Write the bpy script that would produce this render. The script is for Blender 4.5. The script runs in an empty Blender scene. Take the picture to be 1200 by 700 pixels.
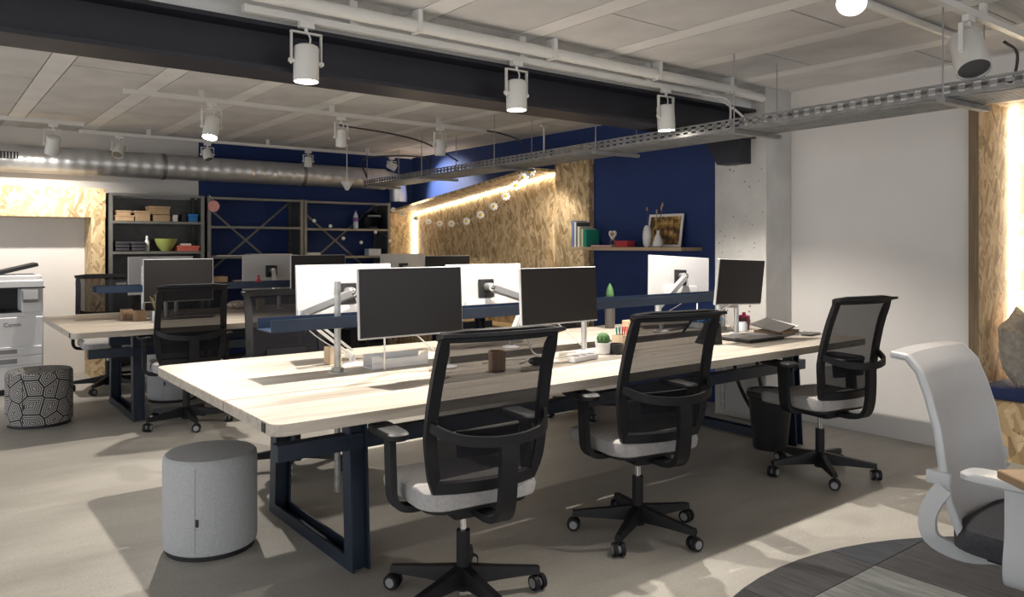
import bpy, bmesh, math, random
from mathutils import Vector, Matrix
random.seed(7)
PI = math.pi
R = math.radians
scene = bpy.context.scene
COL = scene.collection

# ------------------------------------------------------------------ camera
cam_d = bpy.data.cameras.new('camera')
cam = bpy.data.objects.new('camera', cam_d); COL.objects.link(cam)
cam_d.sensor_fit = 'HORIZONTAL'; cam_d.sensor_width = 36.0
cam_d.lens = 900 / 1200 * 36.0
cam_d.shift_y = -64 / 1200
cam_d.clip_start = 0.05
cam.location = (0, 0, 1.36)
cam.rotation_euler = (R(90), 0, R(52.19 - 90))
scene.camera = cam

# ------------------------------------------------------------------ world, exposure
world = bpy.data.worlds.new('world'); scene.world = world
world.use_nodes = True
bg = world.node_tree.nodes['Background']
bg.inputs[0].default_value = (0.97, 0.98, 1.0, 1); bg.inputs[1].default_value = 1.4
vs = scene.view_settings
vs.view_transform = 'Standard'; vs.look = 'None'; vs.gamma = 1; vs.use_curve_mapping = False
vs.exposure = 0.22
WARM = (1.0, 0.92, 0.82)
LAMP_W = 150.0          # watts of one track spot

# ------------------------------------------------------------------ materials
MATS = {}
def mat(name, col, rough=0.6, metal=0.0, var=0.0, scale=8.0, bump=0.0, bscale=60.0, emit=None, es=0.0, stretch=(1,1,1), spec=0.5):
    m = bpy.data.materials.new(name); m.use_nodes = True
    nt = m.node_tree; b = nt.nodes['Principled BSDF']
    b.inputs['Base Color'].default_value = (*col, 1); b.inputs['Roughness'].default_value = rough
    b.inputs['Metallic'].default_value = metal; b.inputs['Specular IOR Level'].default_value = spec
    if emit:
        b.inputs['Emission Color'].default_value = (*emit, 1); b.inputs['Emission Strength'].default_value = es
    tc = nt.nodes.new('ShaderNodeTexCoord'); mp = nt.nodes.new('ShaderNodeMapping')
    nt.links.new(tc.outputs['Object'], mp.inputs[0]); mp.inputs['Scale'].default_value = stretch
    n = nt.nodes.new('ShaderNodeTexNoise'); n.inputs['Scale'].default_value = scale; n.inputs['Detail'].default_value = 5
    nt.links.new(mp.outputs[0], n.inputs['Vector'])
    r = nt.nodes.new('ShaderNodeValToRGB')
    lo = [max(0, c * (1 - var)) for c in col]; hi = [min(1, c * (1 + var)) for c in col]
    r.color_ramp.elements[0].position = 0.3; r.color_ramp.elements[1].position = 0.7
    r.color_ramp.elements[0].color = (*lo, 1); r.color_ramp.elements[1].color = (*hi, 1)
    nt.links.new(n.outputs[0], r.inputs[0]); nt.links.new(r.outputs[0], b.inputs['Base Color'])
    if bump > 0:
        n2 = nt.nodes.new('ShaderNodeTexNoise'); n2.inputs['Scale'].default_value = bscale; n2.inputs['Detail'].default_value = 4
        nt.links.new(mp.outputs[0], n2.inputs['Vector'])
        bp = nt.nodes.new('ShaderNodeBump'); bp.inputs['Strength'].default_value = bump; bp.inputs['Distance'].default_value = 0.01
        nt.links.new(n2.outputs[0], bp.inputs['Height']); nt.links.new(bp.outputs[0], b.inputs['Normal'])
    MATS[name] = m
    return m

def ramp(nt, stops, interp='LINEAR'):
    r = nt.nodes.new('ShaderNodeValToRGB'); cr = r.color_ramp; cr.interpolation = interp
    while len(cr.elements) < len(stops): cr.elements.new(0.5)
    for e, (p, c) in zip(cr.elements, stops): e.position = p; e.color = (*c, 1)
    return r

def osb_mat(name, axes):
    """oriented strand board: three layers of stretched strands, rotated in the board plane"""
    m = bpy.data.materials.new(name); m.use_nodes = True; nt = m.node_tree; b = nt.nodes['Principled BSDF']
    b.inputs['Roughness'].default_value = 0.65
    tc = nt.nodes.new('ShaderNodeTexCoord')
    sep = nt.nodes.new('ShaderNodeSeparateXYZ'); nt.links.new(tc.outputs['Object'], sep.inputs[0])
    cmb = nt.nodes.new('ShaderNodeCombineXYZ')
    if axes is None:
        ad = nt.nodes.new('ShaderNodeMath'); ad.operation = 'ADD'
        nt.links.new(sep.outputs[0], ad.inputs[0]); nt.links.new(sep.outputs[1], ad.inputs[1])
        nt.links.new(ad.outputs[0], cmb.inputs[0]); nt.links.new(sep.outputs[2], cmb.inputs[1])
    else:
        nt.links.new(sep.outputs[axes[0]], cmb.inputs[0]); nt.links.new(sep.outputs[axes[1]], cmb.inputs[1])
    wn = nt.nodes.new('ShaderNodeTexNoise'); wn.inputs['Scale'].default_value = 7; nt.links.new(cmb.outputs[0], wn.inputs['Vector'])
    wv = nt.nodes.new('ShaderNodeVectorMath'); wv.operation = 'MULTIPLY_ADD'; wv.inputs[1].default_value = (.035, .035, 0)
    nt.links.new(wn.outputs['Color'], wv.inputs[0]); nt.links.new(cmb.outputs[0], wv.inputs[2])
    prev = None
    cols = [(0.0, (.25, .165, .08)), (.3, (.41, .29, .15)), (.6, (.52, .385, .215)), (1.0, (.64, .50, .31))]
    for i, (ang, sc) in enumerate(((18, 1.0), (75, 1.15), (-40, 0.9), (50, 1.05), (-75, .95))):
        mr_ = nt.nodes.new('ShaderNodeMapping'); mr_.inputs['Rotation'].default_value = (0, 0, R(ang)); nt.links.new(wv.outputs[0], mr_.inputs[0])
        mp = nt.nodes.new('ShaderNodeMapping')
        mp.inputs['Scale'].default_value = (10 * sc, 38 * sc, 1); mp.inputs['Location'].default_value = (i * 3.3, i * 1.7, 0)
        nt.links.new(mr_.outputs[0], mp.inputs[0])
        v = nt.nodes.new('ShaderNodeTexVoronoi'); v.inputs['Scale'].default_value = 1.0; v.voronoi_dimensions = '2D'
        nt.links.new(mp.outputs[0], v.inputs['Vector'])
        sx = nt.nodes.new('ShaderNodeSeparateColor'); nt.links.new(v.outputs['Color'], sx.inputs[0])
        r = ramp(nt, cols); nt.links.new(sx.outputs[0], r.inputs[0])
        if prev is None: prev = r.outputs[0]
        else:
            mx = nt.nodes.new('ShaderNodeMix'); mx.data_type = 'RGBA'
            gt = nt.nodes.new('ShaderNodeMath'); gt.operation = 'GREATER_THAN'; gt.inputs[1].default_value = 0.5
            nt.links.new(sx.outputs[1], gt.inputs[0]); nt.links.new(gt.outputs[0], mx.inputs['Factor'])
            nt.links.new(prev, mx.inputs[6]); nt.links.new(r.outputs[0], mx.inputs[7]); prev = mx.outputs[2]
    nt.links.new(prev, b.inputs['Base Color'])
    MATS[name] = m
osb_mat('osb_x', None); osb_mat('osb_y', None); osb_mat('osb_t', (1, 0))

def wood_mat(name, c0, c1, stretch=(0.9, 14, 14), rough=0.45):
    m = bpy.data.materials.new(name); m.use_nodes = True; nt = m.node_tree; b = nt.nodes['Principled BSDF']
    b.inputs['Roughness'].default_value = rough
    tc = nt.nodes.new('ShaderNodeTexCoord'); mp = nt.nodes.new('ShaderNodeMapping'); mp.inputs['Scale'].default_value = stretch
    nt.links.new(tc.outputs['Object'], mp.inputs[0])
    n = nt.nodes.new('ShaderNodeTexNoise'); n.inputs['Scale'].default_value = 1.6; n.inputs['Detail'].default_value = 7; n.inputs['Distortion'].default_value = 1.2
    nt.links.new(mp.outputs[0], n.inputs['Vector'])
    r = ramp(nt, [(.30, c0), (.62, c1)]); nt.links.new(n.outputs[0], r.inputs[0])
    # knots
    mp2 = nt.nodes.new('ShaderNodeMapping'); mp2.inputs['Scale'].default_value = (2.2, 5, 5); nt.links.new(tc.outputs['Object'], mp2.inputs[0])
    v = nt.nodes.new('ShaderNodeTexVoronoi'); v.inputs['Scale'].default_value = 1.0; nt.links.new(mp2.outputs[0], v.inputs['Vector'])
    k = ramp(nt, [(.03, (.45, .36, .28)), (.09, (1, 1, 1))]); nt.links.new(v.outputs['Distance'], k.inputs[0])
    mx = nt.nodes.new('ShaderNodeMix'); mx.data_type = 'RGBA'; mx.blend_type = 'MULTIPLY'; mx.inputs['Factor'].default_value = 0.55
    nt.links.new(r.outputs[0], mx.inputs[6]); nt.links.new(k.outputs[0], mx.inputs[7])
    nt.links.new(mx.outputs[2], b.inputs['Base Color'])
    MATS[name] = m
wood_mat('pine', (.34, .295, .24), (.52, .465, .40))
wood_mat('shelf_wood', (.42, .30, .18), (.56, .42, .27), (14, 0.9, 14))
wood_mat('cup_wood', (.20, .12, .07), (.34, .22, .13), (14, 14, 0.9))
wood_mat('light_wood', (.50, .37, .24), (.62, .48, .33), (14, 14, 0.9))

def floor_mat():
    m = bpy.data.materials.new('floor_concrete'); m.use_nodes = True; nt = m.node_tree; b = nt.nodes['Principled BSDF']
    tc = nt.nodes.new('ShaderNodeTexCoord')
    n1 = nt.nodes.new('ShaderNodeTexNoise'); n1.inputs['Scale'].default_value = 0.9; n1.inputs['Detail'].default_value = 8; n1.inputs['Roughness'].default_value = .65
    mp = nt.nodes.new('ShaderNodeMapping'); mp.inputs['Scale'].default_value = (.8, 2.2, 1); mp.inputs['Rotation'].default_value = (0, 0, R(14))
    nt.links.new(tc.outputs['Object'], mp.inputs[0]); nt.links.new(mp.outputs[0], n1.inputs['Vector'])
    r = ramp(nt, [(.3, (.30, .28, .25)), (.55, (.42, .40, .36)), (.75, (.50, .475, .43))]); nt.links.new(n1.outputs[0], r.inputs[0])
    n2 = nt.nodes.new('ShaderNodeTexNoise'); n2.inputs['Scale'].default_value = 90; n2.inputs['Detail'].default_value = 3
    nt.links.new(tc.outputs['Object'], n2.inputs['Vector'])
    r2 = ramp(nt, [(.3, (.86, .86, .86)), (.7, (1.06, 1.06, 1.06))]); nt.links.new(n2.outputs[0], r2.inputs[0])
    mx = nt.nodes.new('ShaderNodeMix'); mx.data_type = 'RGBA'; mx.blend_type = 'MULTIPLY'; mx.inputs['Factor'].default_value = 1
    nt.links.new(r.outputs[0], mx.inputs[6]); nt.links.new(r2.outputs[0], mx.inputs[7]); nt.links.new(mx.outputs[2], b.inputs['Base Color'])
    rr = nt.nodes.new('ShaderNodeMapRange'); rr.inputs['To Min'].default_value = .38; rr.inputs['To Max'].default_value = .62
    nt.links.new(n1.outputs[0], rr.inputs[0]); nt.links.new(rr.outputs[0], b.inputs['Roughness'])
    bp = nt.nodes.new('ShaderNodeBump'); bp.inputs['Strength'].default_value = .08; bp.inputs['Distance'].default_value = .01
    nt.links.new(n2.outputs[0], bp.inputs['Height']); nt.links.new(bp.outputs[0], b.inputs['Normal'])
    MATS['floor'] = m
floor_mat()

def mesh_mat(name, col, opac):
    m = bpy.data.materials.new(name); m.use_nodes = True; nt = m.node_tree; b = nt.nodes['Principled BSDF']
    b.inputs['Base Color'].default_value = (*col, 1); b.inputs['Roughness'].default_value = .7; b.inputs['Specular IOR Level'].default_value = .12
    tr = nt.nodes.new('ShaderNodeBsdfTransparent'); mx = nt.nodes.new('ShaderNodeMixShader')
    tc = nt.nodes.new('ShaderNodeTexCoord'); n = nt.nodes.new('ShaderNodeTexNoise'); n.inputs['Scale'].default_value = 500
    nt.links.new(tc.outputs['Object'], n.inputs['Vector'])
    mr = nt.nodes.new('ShaderNodeMapRange'); mr.inputs['From Min'].default_value = .3; mr.inputs['From Max'].default_value = .7
    mr.inputs['To Min'].default_value = opac - .03; mr.inputs['To Max'].default_value = opac + .03
    nt.links.new(n.outputs[0], mr.inputs[0]); nt.links.new(mr.outputs[0], mx.inputs[0])
    nt.links.new(tr.outputs[0], mx.inputs[1]); nt.links.new(b.outputs[0], mx.inputs[2])
    nt.links.new(mx.outputs[0], nt.nodes['Material Output'].inputs[0])
    MATS[name] = m
mesh_mat('black_mesh', (.012, .012, .015), .84)
mesh_mat('black_mesh_dense', (.012, .012, .015), .92)

def duct_mat():
    m = mat('duct', (.66, .67, .68), .36, .75, .10, 5)
    nt = m.node_tree; b = nt.nodes['Principled BSDF']
    tc = nt.nodes.new('ShaderNodeTexCoord'); w = nt.nodes.new('ShaderNodeTexWave'); w.wave_type = 'BANDS'; w.bands_direction = 'X'
    w.inputs['Scale'].default_value = 2.6; w.inputs['Distortion'].default_value = .15
    nt.links.new(tc.outputs['Object'], w.inputs['Vector'])
    bp = nt.nodes.new('ShaderNodeBump'); bp.inputs['Strength'].default_value = .5; bp.inputs['Distance'].default_value = .012
    nt.links.new(w.outputs[0], bp.inputs['Height']); nt.links.new(bp.outputs[0], b.inputs['Normal'])
duct_mat()

def pattern_pouf_mat():
    m = bpy.data.materials.new('pouf_pattern'); m.use_nodes = True; nt = m.node_tree; b = nt.nodes['Principled BSDF']
    b.inputs['Roughness'].default_value = .9
    uv = nt.nodes.new('ShaderNodeUVMap')
    v = nt.nodes.new('ShaderNodeTexVoronoi'); v.voronoi_dimensions = '2D'; v.feature = 'DISTANCE_TO_EDGE'; v.inputs['Scale'].default_value = 1.0; v.inputs['Randomness'].default_value = .8
    nt.links.new(uv.outputs[0], v.inputs['Vector'])
    mu = nt.nodes.new('ShaderNodeMath'); mu.operation = 'MULTIPLY'; mu.inputs[1].default_value = 9.0; nt.links.new(v.outputs['Distance'], mu.inputs[0])
    fr = nt.nodes.new('ShaderNodeMath'); fr.operation = 'FRACT'; nt.links.new(mu.outputs[0], fr.inputs[0])
    r = ramp(nt, [(0.0, (.035, .035, .045)), (.5, (.46, .45, .42))], 'CONSTANT'); nt.links.new(fr.outputs[0], r.inputs[0])
    nt.links.new(r.outputs[0], b.inputs['Base Color'])
    MATS['pouf_pattern'] = m
pattern_pouf_mat()

def print_mat():
    m = bpy.data.materials.new('photo_print'); m.use_nodes = True; nt = m.node_tree; b = nt.nodes['Principled BSDF']
    b.inputs['Roughness'].default_value = .35
    tc = nt.nodes.new('ShaderNodeTexCoord'); n = nt.nodes.new('ShaderNodeTexNoise'); n.inputs['Scale'].default_value = 16; n.inputs['Detail'].default_value = 6
    nt.links.new(tc.outputs['Object'], n.inputs['Vector'])
    r = ramp(nt, [(.3, (.02, .015, .01)), (.45, (.12, .06, .02)), (.56, (.42, .24, .05)), (.7, (.6, .5, .3))]); nt.links.new(n.outputs[0], r.inputs[0])
    nt.links.new(r.outputs[0], b.inputs['Base Color']); MATS['photo_print'] = m
print_mat()

def rug_mat():
    m = bpy.data.materials.new('rug'); m.use_nodes = True; nt = m.node_tree; b = nt.nodes['Principled BSDF']
    b.inputs['Roughness'].default_value = .95
    tc = nt.nodes.new('ShaderNodeTexCoord'); n = nt.nodes.new('ShaderNodeTexNoise'); n.inputs['Scale'].default_value = 60; n.inputs['Detail'].default_value = 4
    mp = nt.nodes.new('ShaderNodeMapping'); mp.inputs['Scale'].default_value = (1, .12, 1); nt.links.new(tc.outputs['Object'], mp.inputs[0]); nt.links.new(mp.outputs[0], n.inputs['Vector'])
    oi = nt.nodes.new('ShaderNodeObjectInfo')
    r = ramp(nt, [(0.25, (.60, .60, .60)), (.75, (1.25, 1.25, 1.25))]); nt.links.new(n.outputs[0], r.inputs[0])
    mx = nt.nodes.new('ShaderNodeMix'); mx.data_type = 'RGBA'; mx.blend_type = 'MULTIPLY'; mx.inputs['Factor'].default_value = 1
    nt.links.new(oi.outputs['Color'], mx.inputs[6]); nt.links.new(r.outputs[0], mx.inputs[7]); nt.links.new(mx.outputs[2], b.inputs['Base Color'])
    MATS['rug'] = m
rug_mat()

mat('ceiling_panel', (.60, .59, .575), .9, 0, .10, 3, .35, 140)
mat('ceiling_strip', (.74, .73, .71), .9, 0, .05, 4, .1, 60)
mat('ceiling_void', (.035, .032, .03), .9)
mat('white_wall', (.70, .68, .66), .85, 0, .03, 2, .05, 90)
mat('concrete', (.50, .49, .47), .9, 0, .12, 4, .3, 50)
mat('pore', (.16, .15, .14), .9)
mat('navy_wall', (.010, .032, .135), .75, 0, .06, 3, .05, 90)
mat('steel_beam', (.014, .014, .022), .5, 0, .2, 6)
mat('frame_navy', (.012, .022, .042), .42, 0, .15, 9)
mat('trough_navy', (.017, .033, .068), .38, 0, .1, 9)
mat('galv', (.38, .39, .38), .4, .8, .2, 30)
mat('tray_steel', (.26, .26, .255), .5, .5, .2, 12)
mat('white_metal', (.66, .65, .62), .4, 0, .03, 6)
mat('lens_on', (1, .95, .85), .4, 0, 0, 5, emit=(1.0, .93, .80), es=30.0)
mat('lens_off', (.10, .10, .10), .25)
mat('led', (1, .9, .7), .5, 0, 0, 5, emit=(1.0, .88, .70), es=22.0)
mat('bulb', (.85, .82, .78), .3)
mat('chair_black', (.010, .010, .012), .5, 0, .15, 20, spec=.3)
mat('chair_grey', (.36, .35, .345), .9, 0, .12, 90, .15, 250)
mat('charcoal_fabric', (.035, .035, .042), .9, 0, .2, 90, .15, 250)
mat('chrome', (.75, .75, .75), .15, 1.0, .05, 9)
mat('alu', (.66, .67, .68), .3, .85, .05, 9)
mat('screen', (.014, .0125, .013), .4, 0, .08, 5)
mat('screen_white', (.52, .52, .53), .35, 0, .02, 5)
mat('black', (.012, .012, .014), .5, 0, .1, 9)
mat('pouf_grey', (.43, .44, .45), .92, 0, .10, 110, .2, 220)
mat('white_plastic', (.74, .74, .75), .4, 0, .02, 5)
mat('grey_plastic', (.25, .25, .26), .45, 0, .05, 5)
mat('chair_white', (.44, .43, .425), .55, 0, .03, 90, .06, 300)
mat('chair_frame_white', (.56, .57, .58), .35, 0, .02, 9)
mat('shelf_metal', (.10, .098, .095), .45, .4, .2, 12)
mat('shelf_edge', (.20, .195, .18), .4, .6, .1, 12)
mat('brace_metal', (.19, .18, .165), .45, .5, .1, 12)
mat('osb_edge', (.20, .145, .085), .8, 0, .3, 6, stretch=(1, 30, .6))
mat('cardboard', (.42, .29, .17), .85, 0, .1, 9)
mat('cardboard_dark', (.22, .15, .09), .85, 0, .1, 9)
mat('paper', (.75, .73, .69), .8, 0, .04, 9)
mat('blue_box', (.02, .20, .55), .5)
mat('red', (.50, .04, .05), .5, 0, .05, 9)
mat('coral', (.62, .14, .10), .55, 0, .05, 9)
mat('pink', (.70, .32, .30), .6, 0, .15, 30)
mat('magenta', (.55, .03, .16), .5)
mat('lime_bowl', (.32, .36, .10), .35, 0, .06, 9)
mat('green_book', (.02, .25, .17), .5)
mat('blue_book', (.16, .22, .42), .5)
mat('cactus', (.06, .15, .05), .7, 0, .35, 60, .5, 120)
mat('soil', (.05, .035, .025), .9)
mat('terracotta', (.35, .16, .09), .8)
mat('dry_stem', (.12, .10, .05), .8)
mat('seed', (.40, .26, .16), .8)
mat('vase_white', (.74, .73, .71), .4)
mat('cushion_taupe', (.34, .31, .26), .9, 0, .22, 30, .4, 120)
mat('cushion_orange', (.50, .11, .025), .9, 0, .1, 60, .2, 200)
mat('navy_fabric', (.012, .022, .085), .9, 0, .1, 60)
mat('daisy', (.80, .79, .76), .7); mat('daisy_core', (.75, .52, .02), .7)
mat('clear_plastic', (.55, .60, .66), .15, 0, .05, 5)
mat('purple', (.18, .08, .28), .5)
mat('maroon', (.14, .025, .035), .4)
mat('laptop_grey', (.10, .095, .09), .4, .2, .1, 9)
mat('cloth_pattern', (.40, .34, .32), .9, 0, .7, 40)
mat('white_cable', (.72, .71, .69), .5); mat('black_cable', (.02, .02, .02), .5)
mat('trash_bag', (.02, .02, .022), .35)
mat('screw_grey', (.3, .3, .3), .5)
mat('table_brown', (.33, .22, .13), .5, 0, .12, 12)
mat('duct_collar', (.35, .35, .35), .4, .9, .1, 9)

# ------------------------------------------------------------------ mesh builder
class MB:
    def __init__(s): s.bm = bmesh.new()
    def _x(s, vs, M):
        bmesh.ops.transform(s.bm, matrix=M, verts=vs)
    def box(s, c, size, rot=(0, 0, 0), bev=0.0, seg=1):
        r = bmesh.ops.create_cube(s.bm, size=1.0); v = r['verts']
        bmesh.ops.scale(s.bm, vec=size, verts=v)
        if bev > 0:
            es = list({e for x in v for e in x.link_edges})
            o = bmesh.ops.bevel(s.bm, geom=es, offset=bev, segments=seg, affect='EDGES', profile=.5)
            v = list({x for f in o['faces'] for x in f.verts} | {x for x in v if x.is_valid})
            # collect whole island
            st = list(v); seen = set(v)
            while st:
                a = st.pop()
                for e in a.link_edges:
                    b2 = e.other_vert(a)
                    if b2 not in seen: seen.add(b2); st.append(b2)
            v = list(seen)
        from mathutils import Euler
        s._x(v, Matrix.Translation(c) @ Euler(rot).to_matrix().to_4x4())
        return s
    def b2(s, x0, x1, y0, y1, z0, z1, bev=0.0, seg=1):
        return s.box(((x0+x1)/2, (y0+y1)/2, (z0+z1)/2), (abs(x1-x0), abs(y1-y0), abs(z1-z0)), bev=bev, seg=seg)
    def bar(s, a, b, w, h, up=(0, 0, 1)):
        """box beam from a to b; w across, h along up"""
        a = Vector(a); b = Vector(b); d = b - a; L = d.length
        y = d.normalized(); u = Vector(up); x = y.cross(u)
        if x.length < 1e-4: x = y.cross(Vector((1, 0, 0)))
        x.normalize(); z = x.cross(y)
        M = Matrix((x, y, z)).transposed().to_4x4(); M.translation = (a + b) / 2
        v = bmesh.ops.create_cube(s.bm, size=1.0)['verts']; bmesh.ops.scale(s.bm, vec=(w, L, h), verts=v); s._x(v, M)
        return s
    def cyl(s, a, b, r0, r1=None, n=16, caps=True):
        a = Vector(a); b = Vector(b); r1 = r0 if r1 is None else r1
        d = b - a
        q = Vector((0, 0, 1)).rotation_difference(d.normalized()) if d.length > 0 else Matrix.Identity(3)
        M = Matrix.Translation((a + b) / 2) @ q.to_matrix().to_4x4()
        bmesh.ops.create_cone(s.bm, cap_ends=caps, segments=n, radius1=r0, radius2=r1, depth=d.length, matrix=M)
        return s
    def sph(s, c, r, sc=(1, 1, 1), n=12):
        v = bmesh.ops.create_uvsphere(s.bm, u_segments=n, v_segments=max(6, n // 2), radius=r)['verts']
        bmesh.ops.scale(s.bm, vec=sc, verts=v); s._x(v, Matrix.Translation(c)); return s
    def lathe(s, prof, c=(0, 0, 0), n=24, uv=None):
        rings = []
        for (r, z) in prof:
            rings.append([s.bm.verts.new((c[0] + r * math.cos(2*PI*i/n), c[1] + r * math.sin(2*PI*i/n), c[2] + z)) for i in range(n)])
        for a, b in zip(rings, rings[1:]):
            for i in range(n): s.bm.faces.new((a[i], a[(i+1) % n], b[(i+1) % n], b[i]))
        s.bm.faces.new(list(reversed(rings[0]))); s.bm.faces.new(rings[-1])
        return s
    def tube(s, pts, r, n=8, closed=False):
        pts = [Vector(p) for p in pts]; rings = []; N = len(pts); prev = None
        for i, p in enumerate(pts):
            if closed: d = pts[(i+1) % N] - pts[i-1]
            else: d = pts[min(i+1, N-1)] - pts[max(i-1, 0)]
            d.normalize()
            x = d.cross(Vector((0, 0, 1))) if prev is None else prev - d * prev.dot(d)
            if x.length < 1e-4: x = d.cross(Vector((1, 0, 0)))
            x.normalize(); prev = x; y = d.cross(x)
            rr = r[i] if isinstance(r, (list, tuple)) else r
            rings.append([s.bm.verts.new(p + x * rr * math.cos(2*PI*k/n) + y * rr * math.sin(2*PI*k/n)) for k in range(n)])
        m = N if closed else N - 1
        for i in range(m):
            a, b = rings[i], rings[(i+1) % N]
            for k in range(n): s.bm.faces.new((a[k], a[(k+1) % n], b[(k+1) % n], b[k]))
        if not closed:
            s.bm.faces.new(list(reversed(rings[0]))); s.bm.faces.new(rings[-1])
        return s
    def prism(s, poly, axis, t0, t1):
        """extrude a 2D polygon; axis 'x': poly=(y,z), 'y': poly=(x,z), 'z': poly=(x,y)"""
        def P(a, b, t): return {'x': (t, a, b), 'y': (a, t, b), 'z': (a, b, t)}[axis]
        A = [s.bm.verts.new(P(a, b, t0)) for a, b in poly]; B = [s.bm.verts.new(P(a, b, t1)) for a, b in poly]
        n = len(poly); s.bm.faces.new(A); s.bm.faces.new(list(reversed(B)))
        for i in range(n): s.bm.faces.new((A[i], B[i], B[(i+1) % n], A[(i+1) % n]))
        return s
    def sweep(s, rings, cap=True, closed_ring=True):
        RR = [[s.bm.verts.new(p) for p in r] for r in rings]
        n = len(RR[0])
        for a, b in zip(RR, RR[1:]):
            for k in range(n if closed_ring else n - 1):
                s.bm.faces.new((a[k], a[(k+1) % n], b[(k+1) % n], b[k]))
        if cap and closed_ring:
            s.bm.faces.new(list(reversed(RR[0]))); s.bm.faces.new(RR[-1])
        return s
    def build(s, name, m, parent=None, smooth=False, loc=None, rot=None):
        bmesh.ops.recalc_face_normals(s.bm, faces=s.bm.faces)
        me = bpy.data.meshes.new(name); s.bm.to_mesh(me); s.bm.free()
        me.materials.append(MATS[m])
        if smooth:
            me.polygons.foreach_set('use_smooth', [True] * len(me.polygons))
            me.set_sharp_from_angle(angle=R(35))
        o = bpy.data.objects.new(name, me); COL.objects.link(o)
        if parent: o.parent = parent
        if loc: o.location = loc
        if rot: o.rotation_euler = rot
        return o

def thing(name, label, cat, loc=(0, 0, 0), rz=0, group=None):
    o = bpy.data.objects.new(name, None); COL.objects.link(o); o.empty_display_size = .1
    o.location = loc; o.rotation_euler = (0, 0, R(rz)); o['label'] = label; o['category'] = cat
    if group: o['group'] = group
    return o
def tag(o, label, cat, group=None):
    o['label'] = label; o['category'] = cat
    if group: o['group'] = group
    return o
def struct(o, label=None):
    o['kind'] = 'structure'
    if label: o['label'] = label
    return o
def dup(root, loc, rz, label, group=None):
    def rec(o, par):
        c = o.copy(); COL.objects.link(c); c.parent = par
        for ch in o.children: rec(ch, c)
        return c
    r = rec(root, None); r.location = loc; r.rotation_euler = (0, 0, R(rz)); r['label'] = label
    if group: r['group'] = group
    return r
def curve_pts(pts, n=8):
    """Catmull-Rom through points"""
    P = [Vector(p) for p in pts]; P = [P[0] * 2 - P[1]] + P + [P[-1] * 2 - P[-2]]; out = []
    for i in range(1, len(P) - 2):
        a, b, c, d = P[i-1:i+3]
        for k in range(n):
            t = k / n
            out.append(.5 * ((2*b) + (c-a)*t + (2*a-5*b+4*c-d)*t*t + (3*b-a-3*c+d)*t**3))
    out.append(P[-2]); return out

# ------------------------------------------------------------------ setting
CZ = 2.54
struct(MB().b2(-3.0, 6.2, -3.0, 9.4, -.1, 0).build('floor', 'floor'))
ceil = struct(MB().b2(-3.0, 6.2, -3.0, 9.4, CZ + .02, CZ + .12).build('ceiling', 'ceiling_void'))
# wood-wool panels between plain strips, one object each
PITCH = .67; XS0 = .67 - 6 * PITCH + .0
pm = {}
def shared(key, fn):
    if key not in pm: pm[key] = fn()
    return pm[key]
def place_mesh(name, me, m, parent, loc):
    o = bpy.data.objects.new(name, me); COL.objects.link(o); o.parent = parent; o.location = loc; return o
def panel_mesh(w, l, nm, m):
    b = MB().box((0, 0, 0), (w, l, .05)); me = bpy.data.meshes.new(nm); b.bm.to_mesh(me); b.bm.free(); me.materials.append(MATS[m]); return me
pw = PITCH - .135 - .016
pl = [panel_mesh(pw, 1.188, 'ceiling_panel', 'ceiling_panel'), panel_mesh(pw, .588, 'ceiling_panel', 'ceiling_panel')]
sm = panel_mesh(.135, 12.4, 'ceiling_strip', 'ceiling_strip')
for i in range(-1, 9):
    xs = .67 + (i - 1) * PITCH
    if xs > 5.6: break
    place_mesh('ceiling_strip', sm, None, ceil, (xs + .067, 3.2, CZ + .025 + .002))
    cx = xs + .135 + .008 + pw / 2
    y = 9.4 - (.0 if i % 2 else .6)
    if i % 2 == 0: place_mesh('ceiling_panel', pl[1], None, ceil, (cx, 9.1, CZ + .025))
    while y > -.6:
        place_mesh('ceiling_panel', pl[0], None, ceil, (cx, y - .6, CZ + .025 + random.uniform(0, .004)))
        y -= 1.2

# back wall (white, then navy behind the shelving) and right wall
struct(MB().b2(-3.0, 2.57, 9.2, 9.35, 0, CZ + .02).build('wall_back', 'white_wall'))
struct(MB().b2(2.57, 5.55, 9.2, 9.35, 0, CZ + .02).build('wall_back_navy', 'navy_wall'), 'navy painted part of the back wall')
struct(MB().b2(5.4, 5.55, 3.64, 9.2, 0, CZ + .02).build('wall_right_navy', 'navy_wall'), 'navy painted part of the right wall')
struct(MB().b2(5.4, 5.55, 2.11, 3.64, 0, CZ + .02).build('wall_right', 'white_wall'))
struct(MB().b2(5.4, 5.55, -3.0, 2.11, 2.3, CZ + .02).build('wall_right_header', 'white_wall'), 'white wall above the seating booth')
# concrete pillar with pores
pil = struct(MB().b2(5.06, 5.4, 3.40, 3.87, 0, CZ + .02, bev=.006).build('pillar', 'concrete'), 'white painted concrete pillar carrying the steel beam')
rp = random.Random(3)
b = MB()
for k in range(42):
    y = 3.42 + rp.random() * .42; z = .8 + rp.random() * 1.3
    rr = rp.uniform(.003, .009)
    b.sph((5.0595, y, z), rr, (.25, 1, rp.uniform(.6, 1.2)), 8)
po = b.build('air_pore', 'pore', pil); po['kind'] = 'stuff'

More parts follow.
